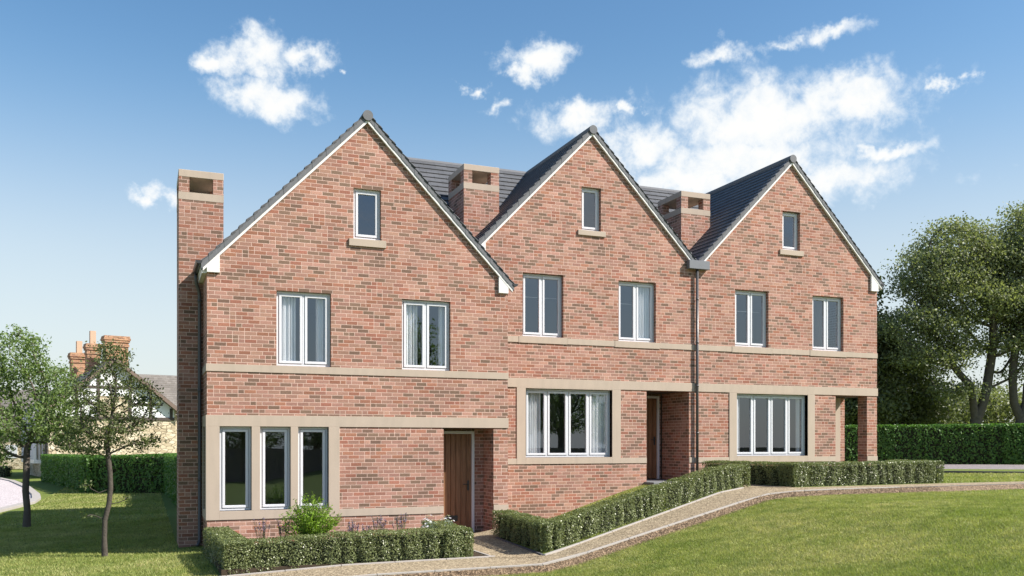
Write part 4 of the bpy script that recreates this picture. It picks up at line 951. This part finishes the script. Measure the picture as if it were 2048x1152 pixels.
def lavender(x, y, h, label, n=16):
    rt = root('lavender_plant', (x, y, 0), label, 'flower', 'purple flowers in the bed'); m = MB(); C = []; lf = []
    for i in range(n):
        a = rng.uniform(0, 6.28); r_ = rng.uniform(.02, .17); tp = (math.cos(a)*r_, math.sin(a)*r_, h*rng.uniform(.75, 1.1))
        m.tube([(tp[0]*.2, tp[1]*.2, 0), tp], .0035, 4, False)
        k = 14; t = rng.uniform(.78, 1.0, k)[:, None]; C.append(np.array([tp[0]*.2, tp[1]*.2, 0])*(1-t)+np.array(tp)*t+rng.normal(0, .009, (k, 3)))
        k = 12; t = rng.uniform(0, .7, k)[:, None]; lf.append(np.array([tp[0]*.2, tp[1]*.2, 0])*(1-t)+np.array(tp)*t+rng.normal(0, .02, (k, 3)))
    m.build('stem', 'leaf_thin', rt, local=True); np_mesh('blossom', leaf_quads(np.concatenate(C), .026, .5, .7), 4, 'petal_purple', rt)
    np_mesh('foliage', leaf_quads(np.concatenate(lf), .04, .8, .25), 4, 'leaf_thin', rt)
for x, y, h, lab in [(1.95,16.6,.62,'purple flower spikes nearest the left end of the hedge'),(2.28,16.4,.60,'purple flower spikes just left of the bright green shrub'),(3.55,16.6,.50,'purple flower spikes just right of the bright green shrub'),
                     (4.05,16.5,.60,'purple flower spikes midway between shrub and door'),(4.4,16.4,.62,'purple flower spikes next to the white flowers'),(3.75,16.2,.45,'short purple flower spikes low behind the middle of the hedge')]:
    lavender(x, y, h, lab)
def white_flowers(x, y, h, r_, label):
    rt = root('flowering_plant', (x, y, 0), label, 'flower', 'white flowering plants by the door'); n = 600
    d = rng.normal(size=(n, 3)); d /= np.linalg.norm(d, axis=1)[:, None]; d[:, 2] = np.abs(d[:, 2]); C = d*np.array([r_, r_, h])*rng.uniform(.5, 1, n)[:, None]
    np_mesh('foliage', leaf_quads(C, .05, .5, .4), 4, 'leaf_silver', rt)
    n = 55; d = rng.normal(size=(n, 3)); d /= np.linalg.norm(d, axis=1)[:, None]; d[:, 2] = np.abs(d[:, 2]); C = d*np.array([r_, r_, h])*1.02
    F = []
    for c, nn_ in zip(C, d):
        for j in range(5):
            a = j*1.2566+rng.uniform(0, .3); t1 = np.cross(nn_, [.3, .2, 1]); t1 /= np.linalg.norm(t1); t2 = np.cross(nn_, t1); dr = t1*math.cos(a)+t2*math.sin(a); pr = np.cross(nn_, dr)
            F += [c+nn_*.01, c+nn_*.016+dr*.014+pr*.009, c+nn_*.02+dr*.026, c+nn_*.016+dr*.014-pr*.009]
    np_mesh('blossom', np.array(F), 4, 'petal_white', rt)
    MB().tube([(0, 0, 0), (0, 0, h*.8)], .008, 5).build('stem', 'leaf_thin', rt, local=True)
white_flowers(4.72, 15.55, .66, .22, 'silver-green plant with white flowers, left one of those by the door')
white_flowers(5.12, 15.75, .64, .22, 'silver-green plant with white flowers, right one of those by the door')

# ------------------------------------------------------------------ old stone house, far left
AL = R(35); rx_ = Vector((math.cos(YAW), -math.sin(YAW))); fw_ = Vector((math.sin(YAW), math.cos(YAW)))
ud = rx_*math.cos(AL)+fw_*math.sin(AL); rot = math.atan2(ud.y, ud.x)
A0 = rx_*(-30.76)+fw_*60
OH = root('stone_house', (A0.x, A0.y, -.4), 'old stone gabled house with black timber framing and tall orange brick chimneys', 'house', rz=rot)
W_ = 8.16; EV = 4.7; AP = 8.05; DP = 12
def lb(m, *a): return m.box(*a)
m = MB(); m.add([(0,0,0),(W_,0,0),(W_,0,EV),(W_/2,0,AP),(0,0,EV)], [(0,1,2,3,4)])
m.quad((0,0,0),(0,0,EV),(0,DP,EV),(0,DP,0)); m.quad((W_,0,0),(W_,DP,0),(W_,DP,EV),(W_,0,EV)); m.quad((0,DP,0),(0,DP,EV),(W_,DP,EV),(W_,DP,0))
m.box(W_+.01, W_+9, 4, 10, 0, 4.6)
m.build('wall', 'rubble', OH, local=True)
m = MB(); zb = 3.98
p = [(.1,zb),(W_-.1,zb),(W_-.1,EV),(W_/2,AP-.1),(.1,EV)]
# white panels either side of the central stone breast
sl_ = (AP-.1-EV)/(W_/2-.1); tp = lambda x: EV+sl_*(min(x, W_-x)-.1)
m.prism([(.1,zb),(3.1,zb),(3.1,tp(3.1)),(.1,tp(.1))], -.03, -.002); m.prism([(5.0,zb),(W_-.1,zb),(W_-.1,tp(W_-.1)),(5.0,tp(5.0))], -.03, -.002)
m.prism([(3.1,5.6),(5.0,5.6),(5.0,tp(5.0)),(W_/2,AP-.1),(3.1,tp(3.1))], -.03, -.002)
m.build('render_panel', 'render', OH, local=True)
m = MB()
for x in (.12, 1.6, 2.95, 5.0, 6.35, 7.75): m.box(x, x+.2, -.07, -.031, zb, tp(x+.1)-.05)
m.box(.1, W_-.1, -.075, -.032, zb-.02, zb+.2); m.box(.9, 3.1, -.072, -.033, 5.0, 5.16); m.box(5.05, W_-.9, -.072, -.033, 5.0, 5.16); m.box(2.0, W_-2.0, -.072, -.033, 6.1, 6.28)
m.build('timber_frame', 'timber', OH, local=True)
m = MB(); sr = (AP-EV)/(W_/2)
for sg in (-1, 1):
    c = W_/2
    def xz(d, o): return (c+sg*d, AP+.18-sr*d+o)
    pl = [xz(0,-.28), xz(c+.55,-.28), xz(c+.55,.02), xz(0,.02)]
    m.prism(pl if sg > 0 else pl[::-1], -.55, -.45)
m.build('bargeboard', plain('brown_board', (.16,.12,.10), .8, .2), OH, local=True)
m = MB(); n = 22
for sg in (-1, 1):
    for i in range(n):
        a = (W_/2+.5)*i/n; b = (W_/2+.5)*(i+1)/n; x1_, x2_ = W_/2+sg*a, W_/2+sg*b; z1_, z2_ = AP+.2-sr*a, AP+.2-sr*b
        m.quad((x1_, -.5, z1_), (x2_, -.5, z2_+.05), (x2_, DP, z2_+.05), (x1_, DP, z1_)); m.quad((x2_, -.5, z2_+.05), (x2_, -.5, z2_), (x2_, DP, z2_), (x2_, DP, z2_+.05))
for x0_, x1_, yr, zr, hw in ((W_/2, W_+9.2, 7.0, 7.7, 3.4), (W_+4.5, W_+9.2, 10.5, 10.4, 5)):
    for sg in (-1, 1):
        k = 18
        for i in range(k):
            a = hw*i/k; b = hw*(i+1)/k; ya, yb_ = yr+sg*a, yr+sg*b; za, zb_ = zr-a*.95, zr-b*.95
            m.quad((x0_, ya, za), (x0_, yb_, zb_+.05), (x1_, yb_, zb_+.05), (x1_, ya, za)); m.quad((x0_, yb_, zb_+.05), (x0_, yb_, zb_), (x1_, yb_, zb_), (x1_, yb_, zb_+.05))
m.build('roof', 'slate', OH, local=True)
def orn_chimney(x, y, z0, z1, w_, d_, pot=None):
    m = MB(); m.box(x-w_/2, x+w_/2, y-d_/2, y+d_/2, z0, z1-.75)
    for k, e in ((0, .06), (1, .02), (2, .09), (3, .14), (4, .10)): m.box(x-w_/2-e, x+w_/2+e, y-d_/2-e, y+d_/2+e, z1-.75+k*.15+.001, z1-.75+(k+1)*.15)
    ch = m.build('chimney', 'orange_brick', OH, local=True)
    if pot: MB().box(x-.19, x+.19, y-.19, y+.19, z1, z1+pot).build('flue_pot', plain('clay_pot', (.50,.34,.24), .9, .1), ch, local=True)
orn_chimney(4.6, 2.2, 7, 9.95, 1.5, 1.0); orn_chimney(3.5, 4.5, 5, 9.55, .85, .9, .95); orn_chimney(3.0, 6.9, 5, 9.05, 1.15, .9, .9)
# bay window on its left side
m = MB()
for (y0, y1) in ((1.0, 3.4), (5.0, 7.4)):
    m.box(-.75, -.002, y0, y1, 1.0, 1.25); m.box(-.75, -.002, y0, y1, 4.3, 4.5)
    for k in range(7): yy = y0+(y1-y0-.1)*k/6; m.box(-.75, -.65, yy, yy+.1, 1.251, 4.299)
    for k in range(3): m.box(-.65+.2*k, -.6+.2*k, y0, y0+.06, 1.251, 4.299)
    m.box(-.74, -.66, y0+.1, y1-.1, 2.7, 2.8)
bw = m.build('bay_window', 'frame_white', OH, local=True)
m = MB()
for (y0, y1) in ((1.0, 3.4), (5.0, 7.4)): MB().add([(-.7, y0+.03, 1.25), (-.7, y1-.03, 1.25), (-.7, y1-.03, 4.3), (-.7, y0+.03, 4.3), (-.01, y0+.03, 1.25), (-.01, y0+.03, 4.3)], [(0, 1, 2, 3), (0, 3, 5, 4)]).build('pane', 'glass', bw, local=True)
m = MB().tube([(-.12, .3, 0), (-.12, .3, 4.5)], .06, 8); m.build('downpipe', 'dark_metal', OH, local=True)
# second old house, behind at the left edge
B0 = rx_*(-47)+fw_*82
OB = root('stone_house', (B0.x, B0.y, -.4), 'low stone house with dark roof half hidden at the left edge', 'house', rz=math.atan2(rx_.y, rx_.x)+.15)
m = MB().box(-6, 4.6, 0, 7, 0, 3.9); m.build('wall', 'rubble', OB, local=True)
m = MB()
for sg in (-1, 1):
    for i in range(16):
        a = 4.0*i/16; b = 4.0*(i+1)/16; m.quad((-6.3, 3.5+sg*a, 7.4-a*.95), (-6.3, 3.5+sg*b, 7.45-b*.95), (4.9, 3.5+sg*b, 7.45-b*.95), (4.9, 3.5+sg*a, 7.4-a*.95)); m.quad((-6.3, 3.5+sg*b, 7.45-b*.95), (-6.3, 3.5+sg*b, 7.40-b*.95), (4.9, 3.5+sg*b, 7.40-b*.95), (4.9, 3.5+sg*b, 7.45-b*.95))
m.add([(4.6,0,3.9),(4.6,7,3.9),(4.6,3.5,7.3)], [(0,1,2)]); m.build('roof', 'slate', OB, local=True)
MB().box(1, 2, -.04, .01, 1.0, 2.2).build('window', 'frame_white', OB, local=True)
hedge('low_hedge', [(-15,75.6),(-11.5,74.2),(-9.4,73.4)], .9, .75, 'low dark hedge beyond the pale road at the left edge', None, leaf=.12, dens=200, mat='leaf_dark', rough=.08)

# ------------------------------------------------------------------ garden behind the viewer, seen in the glass
FN = root('wooden_fence', (8, -15, 0), 'grey brown close-boarded fence reflected in the ground floor windows', 'fence')
m = MB(); X = -22
while X < 46:
    m.box(X, X+.145, -15.01, -14.99, gz(X, -15)-.05, 1.63); X += .15
m.build('board', 'fence', FN)
for k in range(24):
    x = -22+k*3; MB().box(x, x+.1, -14.98, -14.88, gz(x, -15)-.05, 1.69).build('post', 'fence', FN)
tg = 'trees beyond the fence behind the viewer'
t1_ = tree('garden_tree', (15, -19, .9), [[(0,0,-.2),(0,0,1),(0,0,2),(0,0,3)]], [(0,0,7.4,2.2,2.2,2.0),(0,0,5.2,2.9,2.8,1.8),(0,0,3.4,2.8,2.8,1.4)],
     'green tree behind the viewer, mirrored in the first floor windows', group=tg, natt=700, step=.4, infl=4, kill=.5, r0=.25, leaf=.2, nleaf=24, spread=.36, lmat='leaf_light', seed=41, rmin=.02)
for i, (x, y, s_, rz) in enumerate([(1.5,-18,.62,1),(5.5,-19,.66,2),(9.5,-18,.6,3),(-3,-19,.6,2.5),(24,-19,.82,4),(28,-20,.85,5),(33,-22,.45,.5)]):
    c = t1_.copy(); col.objects.link(c); c.location = (x, y, gz(x, y)); c.scale = (s_*1.25, s_*1.25, s_); c.rotation_euler[2] = rz
    for ch in t1_.children:
        d = ch.copy(); col.objects.link(d); d.parent = c
